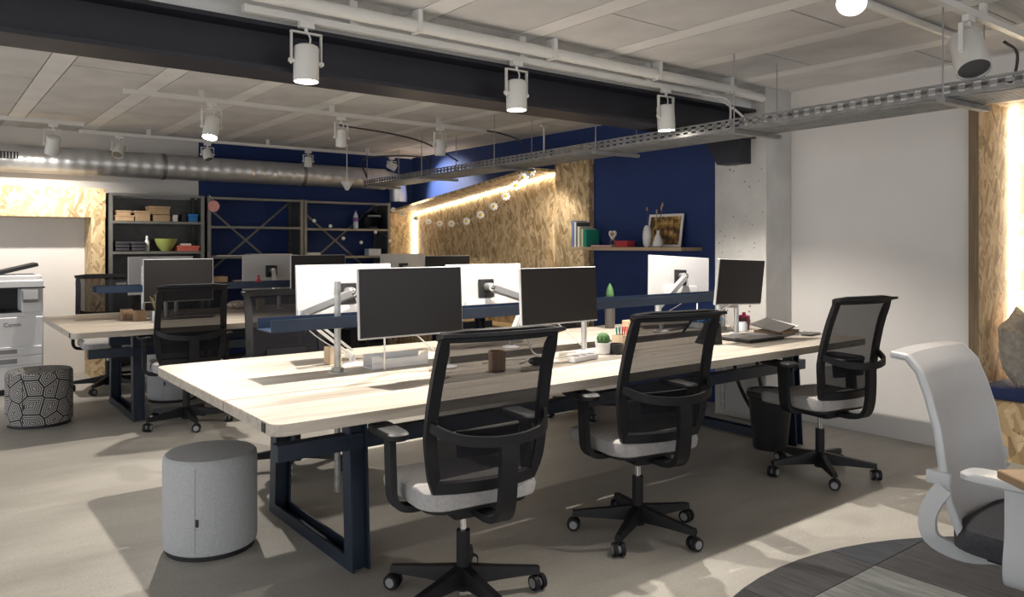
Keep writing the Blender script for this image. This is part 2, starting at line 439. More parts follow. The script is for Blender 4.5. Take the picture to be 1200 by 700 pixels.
# steel beam: H profile, infill above, corbel on the pillar
bm_ = struct(bpy.data.objects.new('steel_beam', None), 'dark painted steel H beam under the ceiling'); COL.objects.link(bm_)
bm_.location = (0, 0, 0)
MB().b2(-3, 5.06, 3.485, 3.735, 2.165, 2.185).build('flange', 'steel_beam', bm_)
MB().b2(-3, 5.06, 3.485, 3.735, 2.365, 2.385).build('flange', 'steel_beam', bm_)
MB().b2(-3, 5.06, 3.60, 3.62, 2.185, 2.365).build('web', 'steel_beam', bm_)
MB().b2(-3, 5.06, 3.53, 3.69, 2.385, CZ).build('packing', 'ceiling_strip', bm_)
MB().prism([(3.53, 1.975), (3.74, 1.975), (3.86, 2.165), (3.53, 2.165)], 'x', 4.92, 5.058).build('corbel', 'steel_beam', bm_)

# copier alcove: OSB bulkhead and post on the back wall
struct(MB().b2(-2.5, 1.54, 8.8, 9.2, 1.63, 1.93).build('trim_1', 'osb_x'), 'strand board bulkhead over the copier')
struct(MB().b2(1.41, 1.535, 8.8, 9.198, 0, 1.63).build('trim_2', 'osb_x'), 'strand board post beside the shelving')

# seating nook of strand board in the navy wall, lit by LED strips
nook = thing('seating_nook', 'strand board seating nook with sloped top and LED strips in the navy wall', 'nook', (5.3, 7.5, 0))
def N(mb, name, m):
    o = mb.build(name, m, nook); o.location = (-5.3, -7.5, 0); return o
N(MB().prism([(6.14, 0), (9.1, 0), (9.1, 1.779), (6.14, 2.115)], 'x', 5.385, 5.398), 'back_panel', 'osb_y')
N(MB().b2(5.0, 5.398, 9.1, 9.14, 0, 1.775), 'side_panel', 'osb_x')
N(MB().b2(5.33, 5.398, 5.61, 6.13, 0, 2.36), 'pillar_panel', 'osb_y')
N(MB().prism([(9.14, 1.776), (6.135, 2.118), (6.135, 2.148), (9.14, 1.806)], 'x', 5.0, 5.398), 'top_board', 'osb_t')
N(MB().b2(5.10, 5.384, 6.14, 9.1, 0, .45), 'bench', 'osb_y')
N(MB().b2(5.355, 5.378, 9.075, 9.098, .5, 1.76), 'led_strip', 'led')
N(MB().b2(5.365, 5.383, 6.135, 6.15, .5, 2.09), 'led_strip', 'led')
N(MB().bar((5.372, 9.05, 1.775), (5.372, 6.16, 2.104), .02, .012), 'led_strip', 'led')

# seating booth at the right, strand board
booth = thing('seating_booth', 'strand board booth with navy bench cushion and LED strip', 'booth', (5.6, 1.0, 0))
def Bt(mb, name, m, sm_=False):
    o = mb.build(name, m, booth, sm_); o.location = (-5.6, -1.0, 0); return o
Bt(MB().b2(5.37, 5.95, 2.05, 2.108, 0, 2.28), 'side_panel', 'osb_x')
Bt(MB().b2(5.362, 5.3695, 2.05, 2.108, 0, 2.28), 'edge_strip', 'osb_edge')
Bt(MB().b2(5.92, 5.95, -2.5, 2.048, 0, 2.28), 'back_panel', 'osb_y')
Bt(MB().b2(5.37, 5.95, -2.5, 2.108, 2.281, 2.299), 'top_panel', 'osb_t')
Bt(MB().b2(5.38, 5.918, -2.5, 2.048, 0, .38), 'bench', 'osb_y')
Bt(MB().b2(5.36, 5.917, -2.4, 2.046, .381, .46, bev=.02, seg=2), 'bench_cushion', 'navy_fabric', True)
Bt(MB().b2(5.885, 5.915, 2.02, 2.046, .5, 2.27), 'led_strip', 'led')

# ------------------------------------------------------------------ duct
d = thing('ventilation_duct', 'spiral galvanised ventilation duct along the back wall', 'duct', (2.5, 8.93, 2.2))
MB().cyl((-5.0, 0, 0), (2.32, 0, 0), .135, n=40).build('pipe', 'duct', d, True)
MB().tube(curve_pts([(2.28, 0, 0), (2.42, 0, -.01), (2.51, 0, -.08), (2.53, 0, -.19), (2.53, 0, -.285)], 8), .115, 24).build('elbow', 'duct', d, True)
for x in (-4.2, -1.95, -.38, 1.2):
    MB().cyl((x - .02, 0, 0), (x + .02, 0, 0), .141, n=40).build('collar', 'duct_collar', d, True)
g = MB().b2(-2.05, -1.72, -.145, -.12, -.02, .05).build('grille', 'black', d)
for k in range(12):
    MB().b2(-2.04 + k * .027, -2.03 + k * .027, -.150, -.142, -.015, .045).build('slat', 'galv', g)

# ------------------------------------------------------------------ cable tray (slightly skew to the room)
tr = thing('cable_tray', 'perforated galvanised cable tray hung under the ceiling', 'cable tray', (3.93, 1.3, 2.075), -3.3)
L0, L1, TW, TH = -2.5, 7.3, .34, .065
for xx in (0, TW):
    b = MB(); b.b2(xx - .002, xx + .002, L0, L1, 0, .014); b.b2(xx - .002, xx + .002, L0, L1, .026, .044); b.b2(xx - .008, xx + .008, L0, L1, .056, TH)
    y = L0
    while y < L1:
        b.b2(xx - .002, xx + .002, y, y + .035, .012, .058); y += .07
    b.build('side_rail', 'tray_steel', tr)
b = MB(); b.b2(0, TW, L0, L1, -.003, 0)
for x in [.03 + k * .031 for k in range(10)]: b.b2(x, x + .012, L0, L1, -.010, -.003)
b.build('base_sheet', 'tray_steel', tr)
for y in (-.9, .35, 1.6, 2.9, 4.3, 5.7, 7.1):
    MB().b2(-.06, TW + .06, y - .02, y + .02, -.035, -.011).build('support_bar', 'tray_steel', tr)
    for xx in (-.04, TW + .04):
        MB().cyl((xx, y, -.02), (xx, y, .455), .004, n=6).build('hanger_rod', 'screw_grey', tr)
    for xx in (.1, .24):
        MB().cyl((xx, y + .06, -.02), (xx, y + .06, -.008), .009, n=8).build('bolt', 'black', tr)
tag(MB().tube(curve_pts([(3.93 + .2 + .0577 * (y - 1.3) + .02 * math.sin(y * 2), y, 2.087) for y in (-.8, 1.0, 2.5, 4, 5.5, 7, 8.6)]), .009, 6).build('cable_in_tray', 'black_cable', None, True), 'black cable lying in the ceiling cable tray', 'cable')

# ------------------------------------------------------------------ lighting tracks, pipe and spots
def track(x0, x1, y, z, label, n='lighting_track'):
    t = thing(n, label, 'lighting track', ((x0 + x1) / 2, y, z)); L = x1 - x0
    MB().b2(-L/2, L/2, -.017, .017, 0, .032).build('profile', 'white_metal', t)
    for s in (-1, 1): MB().b2(s * L/2 - .006, s * L/2 + .006, -.019, .019, -.002, .034).build('end_cap', 'white_metal', t)
    k = max(2, int(L / 1.0))
    for i in range(k):
        x = -L/2 + L * (i + .5) / k
        MB().b2(x - .02, x + .02, -.012, .012, .032, CZ - z).build('ceiling_bracket', 'white_metal', t)
    return t
track(1.15, 4.30, 3.42, 2.39, 'white lighting track running along the steel beam')
track(1.19, 4.40, 6.10, 2.45, 'white lighting track between the steel beam and the duct')
track(1.27, 5.0, 8.55, 2.45, 'white lighting track right in front of the ventilation duct')
track(2.3, 4.75, 1.56, 2.45, 'white lighting track near the seating booth')
track(-1.5, 1.22, 8.05, 2.45, 'short white lighting track above the copier corner')
pp = thing('ceiling_pipe', 'white painted pipe running beside the steel beam', 'pipe', (2.5, 3.36, 2.46))
MB().tube(curve_pts([(-2.6, 0, 0), (0, 0, 0), (1.5, 0, 0), (2.05, 0, 0), (2.2, .03, 0), (2.54, .06, 0)], 8), .032, 14).build('pipe_run', 'white_metal', pp, True)
for x in (-1.4, -.5, .4, 1.3, 2.05): MB().b2(x - .012, x + .012, -.036, .036, -.036, CZ - 2.46).build('pipe_clip', 'white_metal', pp)
pp2 = tag(MB().tube([(2.4, 1.87, 2.515), (4.58, 1.87, 2.515)], .022, 12).build('conduit', 'white_metal', None, True), 'thin white conduit on the ceiling above the booth', 'pipe')

def spot(x, y, ztrack, aim, label, on=True, power=1.0, r=.058, ln=.17, cone=125, blend=.6, col=WARM, group='track spotlights', arm=.06, drop=.0):
    t = thing('track_spotlight', label, 'spotlight', (x, y, ztrack), 0, group)
    MB().b2(-.035, .035, -.016, .016, -.03, 0).build('adapter', 'white_metal', t)
    MB().cyl((0, 0, -.05 - drop), (0, 0, -.03), .009, n=10).build('stem', 'white_metal', t, True)
    c = Vector((0, 0, -.055 - drop - arm - ln * .42))
    w = Vector((x, y, ztrack)) + c
    dvec = (Vector(aim) - w).normalized()
    # bracket
    br = MB(); hw = r + .014
    br.b2(-hw - .004, hw + .004, -.010, .010, -.056 - drop, -.049 - drop)
    for s in (-1, 1): br.b2(s * hw - .0025, s * hw + .0025, -.010, .010, c.z - .015, -.05 - drop)
    br.build('bracket', 'white_metal', t)
    for s in (-1, 1): MB().cyl((s * (r - .005), 0, c.z), (s * (hw + .012), 0, c.z), .010, n=10).build('knob', 'white_metal', t, True)
    q = Vector((0, 0, -1)).rotation_difference(dvec)
    prof = [(r * .70, ln * .46), (r * .92, ln * .42), (r, ln * .36), (r, -ln * .54), (r * .93, -ln * .54), (r * .90, -ln * .47), (.004, -ln * .465)]
    bb = MB(); bb.lathe(prof, n=28); o = bb.build('body', 'white_metal', t, True); o.location = c; o.rotation_mode = 'QUATERNION'; o.rotation_quaternion = q
    l = MB().cyl((0, 0, -ln * .50), (0, 0, -ln * .485), r * .90, n=24).build('lens', 'lens_on' if on else 'lens_off', o)
    MB().tube(curve_pts([(0.0, 0, -.04 - drop), (.02, .0, -.075 - drop), (.012, 0, c.z + ln * .40)], 5), .004, 6).build('lead', 'white_cable', t)
    if on:
        ld = bpy.data.lights.new('spot_light', 'SPOT'); ld.energy = LAMP_W * power; ld.color = col; ld.spot_size = R(cone); ld.spot_blend = blend
        ld.shadow_soft_size = .022
        lo = bpy.data.objects.new('spot_light', ld); COL.objects.link(lo); lo.parent = o; lo.location = (0, 0, -ln * .62)
    return t
spot(1.43, 3.40, 2.39, (1.40, 3.36, 0), 'lit white track spotlight over the end of the desk with the poufs')
spot(2.67, 3.40, 2.39, (2.66, 3.34, 0), 'lit white track spotlight above the middle of the near bench desk')
spot(3.93, 3.40, 2.39, (4.00, 3.30, 0), 'lit white track spotlight hanging just above the cable tray')
spot(1.80, 6.10, 2.45, (1.3, 5.5, 0), 'lit white track spotlight on the middle track', cone=120, power=.75)
spot(2.88, 6.10, 2.45, (2.9, 6.25, 0), 'unlit white spotlight hanging straight down from the middle track', on=False, r=.045, ln=.15)
spot(3.88, 6.10, 2.45, (3.9, 6.12, 0), 'unlit white spotlight at the cable end of the middle track', on=False, r=.05, ln=.15)
spot(.98, 8.05, 2.45, (.88, 9.2, .5), 'lit white spotlight aimed at the copier wall beside the duct', power=.7, cone=125)
spot(1.62, 8.55, 2.45, (1.45, 8.3, 1.9), 'unlit white spotlight tilted down above the shelving end', on=False, r=.052, ln=.13, arm=.03)
spot(2.48, 8.55, 2.45, (2.55, 8.35, 1.9), 'unlit tilted spotlight in front of the duct above the bowl shelf', on=False, r=.05, ln=.12, arm=.02)
spot(3.62, 8.55, 2.45, (3.60, 8.6, 1.0), 'unlit spotlight in front of the duct above the middle shelving', on=False, r=.045, ln=.12, arm=.02)
spot(2.9, 1.56, 2.45, (1.3, .85, .5), 'glaring lit spotlight on the track near the seating booth', power=.6, cone=110, arm=.0, ln=.13)
spot(3.97, 1.56, 2.45, (3.6, 1.2, 1.4), 'large unlit white spotlight tilted beside the cable tray', on=False, r=.075, ln=.21, arm=.03)
spot(4.9, 5.8, 2.54, (5.1, 6.4, .7), 'small lit spotlight beside the strand board pillar', power=.22, r=.04, ln=.08, arm=.01, cone=110, drop=.24)

spot(4.72, 8.55, 2.45, (5.4, 8.3, 1.98), 'lit spotlight aimed at the navy wall above the nook', power=.8, r=.045, ln=.11, arm=.01, cone=90)

# cables hanging from the ceiling
def cable(pts, m, label, r=.006, name='ceiling_cable'):
    return tag(MB().tube(curve_pts(pts, 8), r, 6).build(name, m, None, True), label, 'cable')
cable([(4.35, 6.10, 2.47), (4.55, 6.05, 2.45), (4.70, 5.9, 2.36), (4.68, 5.85, 2.20)], 'black_cable', 'black cable curving from the middle track end down to the tray', .008)
cable([(3.1, 6.6, 2.46), (3.75, 6.75, 2.45), (4.1, 6.7, 2.38), (4.35, 6.5, 2.2)], 'black_cable', 'black cable arching from the ceiling to the tray beside the middle track', .008)
cable([(4.3, 8.4, 2.16), (4.2, 8.3, 2.36), (4.5, 8.1, 2.41), (4.85, 7.9, 2.38), (4.8, 7.8, 2.2)], 'black_cable', 'black cable looping above the tray near the duct', .009)
cable([(4.30, 3.42, 2.40), (4.45, 3.30, 2.36), (4.42, 3.25, 2.22), (4.3, 3.2, 2.15)], 'white_cable', 'white cable drooping from the beam track to the tray', .008)
cable([(4.40, 3.40, 2.42), (4.60, 3.30, 2.28), (4.75, 3.35, 2.22)], 'white_cable', 'white cable running past the pipe elbow', .008)
cable([(4.85, 1.72, 2.5), (4.98, 1.70, 2.45), (4.97, 1.72, 2.3), (4.9, 1.75, 2.3)], 'black_cable', 'black cable dropping beside the large tilted spotlight', .009)
cc = tag(MB().lathe([(.075, .10), (.07, .085), (.035, .03), (.02, 0), (.003, -.003)][::-1], (4.02, 8.36, 2.045 - .05)).build('ceiling_sensor', 'white_plastic', None, True), 'white cone shaped sensor hanging under the tray near the shelving', 'sensor')
MB().cyl((4.02, 8.36, 2.09), (4.02, 8.36, CZ), .006, n=8).build('sensor_stem', 'white_metal', cc)

# ------------------------------------------------------------------ bench desks
def make_desk():
    t = thing('bench_desk', 'pale pine bench desk beside the grey pouf with four metre top', 'desk', (2.96, 3.37, 0), 0, 'pine bench desks')
    hx, hy, zt, th = 2.0, .81, .74, .042
    def plank(y0, y1, rnd):
        rr = .05; poly = []
        def corner(cx, cy, a0): return [(cx + rr * math.cos(R(a0 + k * 18)), cy + rr * math.sin(R(a0 + k * 18))) for k in range(6)]
        if rnd < 0: poly = corner(-hx + rr, y0 + rr, 180) + corner(hx - rr, y0 + rr, 270) + [(hx, y1), (-hx, y1)]
        elif rnd > 0: poly = [(-hx, y0), (hx, y0)] + corner(hx - rr, y1 - rr, 0) + corner(-hx + rr, y1 - rr, 90)
        else: poly = [(-hx, y0), (hx, y0), (hx, y1), (-hx, y1)]
        b = MB(); b.prism(poly, 'z', zt - th, zt)
        es = [e for e in b.bm.edges if all(abs(v.co.z - zt) < 1e-6 for v in e.verts)]
        bmesh.ops.bevel(b.bm, geom=es, offset=.003, segments=1, affect='EDGES')
        b.build('plank', 'pine', t)
    plank(-.81, -.277, -1); plank(-.263, .268, 0); plank(.282, .81, 1)
    for xa, xb in ((-1.98, -.31), (-.04, 1.17), (1.34, 1.98)): MB().b2(xa, xb, -.31, -.23, .686, .6975).build('light_block_strip', 'frame_navy', t)  # added to block lamplight in the plank gaps; openings shape the floor streaks
    MB().b2(-1.98, 1.98, .235, .315, .686, .6975).build('light_block_strip', 'frame_navy', t)
    for fx in (-1.50, 1.74):
        f = thing_part = bpy.data.objects.new('leg_frame', None); COL.objects.link(f); f.parent = t; f.location = (fx, 0, 0)
        for s in (-1, 1):
            b = MB(); top = Vector((0, s * .40, .695)); bot = Vector((0, s * .435, 0.0)); sd = s
            for ox in (-.036, .036): b.bar(bot + Vector((ox, 0, 0)), top + Vector((ox, 0, 0)), .010, .075, (0, 1, 0))
            b.bar(bot, top, .066, .012, (0, 1, 0))
            b.build('leg', 'frame_navy', f)
        b = MB()
        for ox in (-.036, .036): b.b2(ox - .005, ox + .005, -.44, .44, 0, .055)
        b.b2(-.036, .036, -.44, .44, .002, .014); b.build('foot_bar', 'frame_navy', f)
        MB().b2(-.036, .036, -.46, .46, .64, .696).build('top_bar', 'frame_navy', f)
    for y, xa, za in ((-.40, -1.84, .50), (.36, -1.56, .50)): MB().b2(xa, 1.88, y - .03, y + .03, za, za + .065).build('rail', 'frame_navy', t)
    MB().b2(-2.001 - .002, -1.995, -.735, -.70, .702, .735).build('socket', 'black', t)
    # trough on threaded poles
    for px in (-1.36, 1.62):
        p = MB().cyl((px, .06, .17), (px, .06, 1.18), .0155, n=16)
        p.build('pole', 'galv', t, True)
        for z in (.742, .955, .69, .56):
            nn = MB().cyl((px, .06, z), (px, .06, z + .024), .029, n=6); nn.build('nut', 'galv', t)
        MB().cyl((px, .06, .7405), (px, .06, .744), .045, n=24).build('washer', 'white_metal', t, True)
    b = MB(); X0, X1 = -1.72, 1.72
    b.b2(X0, X1, -.035, .14, .965, .970); b.b2(X0, X1, -.035, -.030, .965, 1.02); b.b2(X0, X1, .135, .14, .965, 1.02)
    b.build('cable_trough', 'trough_navy', t)
    return t
desk = make_desk()
desk2 = dup(desk, (2.85, 6.86, 0), 0, 'pale pine bench desk beside the patterned pouf and the shelving', 'pine bench desks')

# ------------------------------------------------------------------ task chairs
def back_profile(u):   # u 0..1 bottom to top -> y,z,halfwidth
    pts = [(-.215, .505, .200), (-.228, .59, .218), (-.225, .68, .228), (-.240, .79, .226), (-.270, .92, .220), (-.315, 1.045, .218)]
    f = u * (len(pts) - 1); i = min(int(f), len(pts) - 2); t = f - i
    t2 = t
    return tuple(a + (b - a) * t2 for a, b in zip(pts[i], pts[i+1]))
def back_pt(u, v):     # v -1..1
    y, z, w = back_profile(u)
    return Vector((v * w, y + .045 * v * v * (1 - .5 * u), z))
def rrect(w, l, r, n=5):
    out = []
    for cx, cy, a in ((w - r, l - r, 0), (-w + r, l - r, 90), (-w + r, -l + r, 180), (w - r, -l + r, 270)):
        out += [(cx + r * math.cos(R(a + 90 * k / n)), cy + r * math.sin(R(a + 90 * k / n))) for k in range(n + 1)]
    return out
def make_base(t, phi, black='chair_black', rad=.30):
    MB().cyl((0, 0, .045), (0, 0, .12), .032, .036, n=16).build('hub', black, t, True)
    MB().cyl((0, 0, .10), (0, 0, .27), .026, n=16).build('column_sleeve', black, t, True)
    MB().cyl((0, 0, .26), (0, 0, .40), .014, n=16).build('gas_lift', 'chrome', t, True)
    for k in range(5):
        a = R(phi + 72 * k); dx, dy = math.cos(a), math.sin(a); px, py = -dy, dx
        rings = []
        for rr, zb, zt, w in ((.02, .065, .135, .026), (.15, .070, .115, .022), (rad + .005, .070, .095, .017)):
            rings.append([(dx * rr + px * w, dy * rr + py * w, zb), (dx * rr - px * w, dy * rr - py * w, zb), (dx * rr - px * w * .7, dy * rr - py * w * .7, zt), (dx * rr + px * w * .7, dy * rr + py * w * .7, zt)])
        sp = MB().sweep(rings).build('spoke', black, t)
        ca = MB(); cx, cy = dx * rad, dy * rad; ta = a + R(50 + 37 * k)
        wx, wy = math.cos(ta), math.sin(ta)
        for s in (-1, 1):
            ca.cyl((cx + wx * s * .008, cy + wy * s * .008, .032), (cx + wx * s * .026, cy + wy * s * .026, .032), .032, .029, n=16)
        ca.cyl((cx, cy, .03), (cx, cy, .075), .008, n=8)
        cas = ca.build('caster', black, t, True)
        hb = MB()
        hb.cyl((cx - wx * .028, cy - wy * .028, .032), (cx + wx * .028, cy + wy * .028, .032), .019, n=12)
        hb.build('caster_cap', 'grey_plastic', cas, True)
def make_chair(label, loc, rz, phi):
    t = thing('task_chair', label, 'chair', loc, rz, 'black mesh task chairs')
    # seat cushion
    rings = []
    for z, sc, dy in ((.415, .90, 0), (.425, .98, 0), (.455, 1.0, 0), (.482, .975, 0), (.492, .90, 0)):
        rings.append([(x * sc, y * sc + .04, z - (.02 * max(0, (y - .12) / .12) if y > .12 else 0)) for x, y in rrect(.245, .235, .09)])
    MB().sweep(rings).build('seat', 'chair_grey', t, True)
    MB().box((0, .0, .385), (.20, .26, .06), bev=.015, seg=2).build('mechanism', 'chair_black', t, True)
    rings = [[(x, y + .03, z) for x, y in rrect(.21, .20, .08)] for z in (.402, .418)]
    MB().sweep(rings).build('seat_pan', 'chair_black', t, True)
    # backrest: mesh plus frame
    b = MB(); NU, NV = 14, 8
    for nm, mm, u0, u1 in (('back_mesh', 'black_mesh', .40, .98), ('lower_mesh', 'black_mesh_dense', .02, .40)):
        b = MB(); G = [[b.bm.verts.new(back_pt(u0 + (u1 - u0) * i / NU, -0.97 + 1.94 * j / NV)) for j in range(NV + 1)] for i in range(NU + 1)]
        for i in range(NU):
            for j in range(NV): b.bm.faces.new((G[i][j], G[i][j+1], G[i+1][j+1], G[i+1][j]))
        b.build(nm, mm, t, True)
    fr = MB()
    loop = [back_pt(u / 12, -1) for u in range(13)] + [back_pt(1, -1 + 2 * k / 6) + Vector((0, -.004, .004)) for k in range(1, 6)] + [back_pt(1 - u / 12, 1) for u in range(13)] + [back_pt(0, 1 - 2 * k / 6) for k in range(1, 6)]
    rings = []
    n = len(loop)
    for i, p in enumerate(loop):
        dd = (loop[(i+1) % n] - loop[i-1]).normalized(); nrm = Vector((0, 1, .15)).normalized(); s = dd.cross(nrm).normalized()
        w, h = .021, .012
        rings.append([p + s * w + nrm * h, p - s * w + nrm * h, p - s * w - nrm * h, p + s * w - nrm * h])
    rings.append(rings[0]); fr.sweep(rings, cap=False).build('back_frame', 'chair_black', t, True)
    # top rail with a lip rolled backwards
    rings = []
    for k in range(9):
        v = -1.12 + 2.24 * k / 8; p = back_pt(1, max(-1, min(1, v))); p.x = v * .218
        rings.append([p + Vector((0, .015, -.012)), p + Vector((0, .012, .014)), p + Vector((0, -.040, .016)), p + Vector((0, -.042, .004))])
    MB().sweep(rings).build('top_rail', 'chair_black', t, True)
    # opaque lower lumbar pad
    b = MB(); G = [[back_pt(.24 + .2 * i / 4, -.55 + 1.1 * j / 6) + Vector((0, .012, 0)) for j in range(7)] for i in range(5)]
    ring = [[G[i][j] for j in range(7)] + [G[i][j] + Vector((0, .018, 0)) for j in range(6, -1, -1)] for i in range(5)]
    b.sweep(ring).build('lumbar_pad', 'chair_black', t, True)
    # lumbar hoop behind the back and its spine
    hoop = [(-.235, -.185, .745), (-.225, -.23, .725), (-.17, -.30, .70), (-.08, -.335, .688), (0, -.342, .685), (.08, -.335, .688), (.17, -.30, .70), (.225, -.23, .725), (.235, -.185, .745)]
    hp = curve_pts(hoop, 4); rings = []
    for i, p in enumerate(hp):
        dd = (hp[min(i+1, len(hp)-1)] - hp[max(i-1, 0)]).normalized(); o = Vector((dd.y, -dd.x, 0)).normalized() * .007
        u = Vector((0, 0, .018)); rings.append([p + o + u, p - o + u, p - o - u, p + o - u])
    MB().sweep(rings).build('lumbar_hoop', 'chair_black', t, True)
    sp = [(0, -.335, .69), (0, -.338, .60), (0, -.33, .48), (0, -.30, .41), (0, -.22, .385), (0, -.10, .385)]
    spc = curve_pts(sp, 5); rings = []
    for i, p in enumerate(spc):
        dd = (spc[min(i+1, len(spc)-1)] - spc[max(i-1, 0)]).normalized(); o = Vector((0, dd.z, -dd.y)).normalized() * .013
        w = Vector((.032, 0, 0)); rings.append([p + o + w, p + o - w, p - o - w, p - o + w])
    MB().sweep(rings).build('spine', 'chair_black', t, True)
    # armrests
    for s in (-1, 1):
        a = MB(); path = curve_pts([(s * .12, -.01, .40), (s * .24, -.01, .40), (s * .285, 0, .43), (s * .29, .01, .52), (s * .29, .02, .66)], 5); rings = []
        for i, p in enumerate(path):
            dd = (path[min(i+1, len(path)-1)] - path[max(i-1, 0)]).normalized(); o = Vector((dd.z, 0, -dd.x)).normalized() * .012
            w = Vector((0, .03, 0)); rings.append([p + o + w, p + o - w, p - o - w, p - o + w])
        a.sweep(rings); ar = a.build('armrest', 'chair_black', t, True)
        rings = [[(s * .285 + x, y + .05, z) for x, y in rrect(.043 * k, .125 * k, .035)] for z, k in ((.655, .92), (.662, 1), (.678, 1), (.684, .92))]
        MB().sweep(rings).build('arm_pad', 'chair_black', ar, True)
    make_base(t, phi - rz)
    return t
chair0 = make_chair('black mesh task chair with light grey seat nearest the grey pouf', (1.65, 2.43, 0), -7, 51)
def ch(loc, rz, label): return dup(chair0, loc, rz, label)
chB = make_chair('black mesh task chair with grey seat at the middle of the near desk edge', (2.68, 2.49, 0), -11, 63)
chC = make_chair('black mesh task chair by the white wall with its base near the black bin', (4.22, 2.47, 0), -9, 9)
ch((1.83, 4.50, 0), 176, 'black mesh task chair facing the desk trough from behind the first white monitor')
ch((4.22, 4.52, 0), 184, 'black mesh task chair on the far side of the near desk by the wall shelf')
ch((1.61, 6.08, 0), -6, 'black mesh task chair tucked under the far bench desk at its wooden cups')
ch((2.78, 6.02, 0), 4, 'black mesh task chair at the far bench desk behind the near desk trough')
ch((1.42, 7.98, 0), 178, 'black mesh task chair between the far bench desk and the shelving')

# ------------------------------------------------------------------ monitors
def make_monitor(label, cx, cz, y, tilt, yaw, base, face, w=.545, h=.325, arm=True, roll=0, elbow=None):
    """face -1: screen towards -y; base = (x,y) of the arm foot on the desk, world"""
    t = thing('monitor', label, 'monitor', (base[0], base[1], .741), 0, 'monitors on swing arms')
    hd = bpy.data.objects.new('display', None); COL.objects.link(hd); hd.parent = t
    hd.location = (cx - base[0], y - base[1], cz - .741)
    hd.rotation_euler = (R(tilt), R(roll), R(yaw + (0 if face < 0 else 180)))
    sh = MB(); sh.b2(-w/2, w/2, -.008, .010, -h/2, h/2, bev=.003); sh.build('housing', 'screen_white', hd)
    sc = MB(); sc.b2(-w/2 + .005, w/2 - .005, -.0105, -.0075, -h/2 + .008, h/2 - .004); sc.build('screen', 'screen', hd)
    MB().box((0, .020, -.10), (w * .55, .022, .10), bev=.008, seg=2).build('back_bulge', 'screen_white', hd, True)
    MB().b2(-.055, .055, .010, .024, -.045, .065, bev=.004).build('mount_plate', 'black', hd)
    MB().cyl((0, .02, .02), (0, .075, .02), .022, n=18).build('mount_joint', 'alu', hd, True)
    if arm:
        M = Matrix.Rotation(hd.rotation_euler.z, 4, 'Z')
        j = hd.location + M @ Vector((0, .075, .02))
        MB().lathe([(.055, 0), (.055, .006), (.03, .014), (.022, .016)], n=24).build('foot', 'white_plastic', t, True)
        MB().cyl((0, 0, .01), (0, 0, .20 if elbow is None else .05), .016, n=16).build('post', 'alu', t, True)
        e = Vector((0, 0, .20)); d = j - e; side = Vector((-d.y, d.x, 0)); 
        if side.length < .01: side = Vector((1, 0, 0))
        side.normalize()
        if side.y * face > 0: side = -side
        m = e + d * .42 + side * .10; m.z = .205
        if elbow is None: MB().bar(e, m, .034, .03).build('lower_arm', 'alu', t)
        else:
            m = Vector(elbow) - Vector((base[0], base[1], .741)); e = Vector((0, 0, .045))
            MB().bar(e, m, .030, .012).build('lower_arm', 'white_metal', t); MB().bar(e + Vector((0, 0, .03)), m + Vector((0, 0, .03)), .030, .010).build('lower_arm_strut', 'white_metal', t)
        MB().cyl(m + Vector((0, 0, -.022)), m + Vector((0, 0, .035)), .022, n=16).build('elbow', 'alu', t, True)
        MB().bar(m + Vector((0, 0, .02)), j, .036, .032).build('upper_arm', 'alu', t)
        MB().bar(m + Vector((0, 0, -.004)), j + Vector((0, 0, -.024)), .018, .01).build('arm_cover', 'grey_plastic', t)
        MB().sph(j, .024, n=14).build('tilt_joint', 'chrome', t, True)
        MB().tube(curve_pts([j + Vector((.02, 0, -.03)), j + Vector((.05, .02, -.16)), m + Vector((.03, 0, -.05)), Vector((.03, .02, .012))], 6), .003, 6).build('lead', 'white_cable', t, True)
    return t
make_monitor('dark screen on arm facing the grey pouf end of the near desk', 1.80, 1.095, 3.07, -3, 0, (2.10, 3.24), -1, .545, .315)
make_monitor('dark screen on arm behind the cactus and pencil cup', 2.71, 1.085, 3.08, -3, 1, (3.02, 3.22), -1, .545, .30)
make_monitor('dark screen on arm turned sideways above the closed laptop', 4.18, 1.115, 3.0, 5, 0, (4.42, 3.20), -1, .48, .292, roll=2)
make_monitor('white backed monitor on silver arm behind the pouf end screen', 1.78, 1.09, 3.72, 3, 2, (1.76, 3.60), 1, .545, .325, elbow=(1.50, 3.62, 1.0))
make_monitor('white backed monitor on silver arm facing the strand board nook', 2.68, 1.085, 3.72, 3, 0, (2.80, 3.62), 1, .545, .31, elbow=(2.92, 3.625, 1.01))
make_monitor('white backed monitor on silver arm below the framed photograph', 4.42, 1.105, 3.70, 3, -10, (4.16, 3.64), 1, .56, .325, roll=-3, elbow=(4.08, 3.60, .90))
# far desk
make_monitor('dark screen on the far desk between chair and bowl shelf', 1.69, 1.065, 6.60, 0, 0, (1.62, 6.73), -1, .54, .345)
make_monitor('grey backed monitor on the far desk behind the cup end screen', 1.70, 1.085, 7.22, 0, 4, (1.80, 7.12), 1, .54, .33)
make_monitor('dark screen on the far desk beside the red bottle', 2.90, 1.095, 6.62, 0, 3, (2.95, 6.76), -1, .54, .33)
make_monitor('grey backed monitor on the far desk beside the crumpled cloth', 2.68, 1.09, 7.22, 0, 0, (2.72, 7.12), 1, .54, .33)
make_monitor('dark screen at the nook end of the far desk', 4.30, 1.085, 6.62, 0, -2, (4.3, 6.76), -1, .54, .31)
make_monitor('grey backed monitor at the nook end of the far desk', 4.12, 1.09, 7.22, 0, 0, (4.2, 7.12), 1, .54, .33)

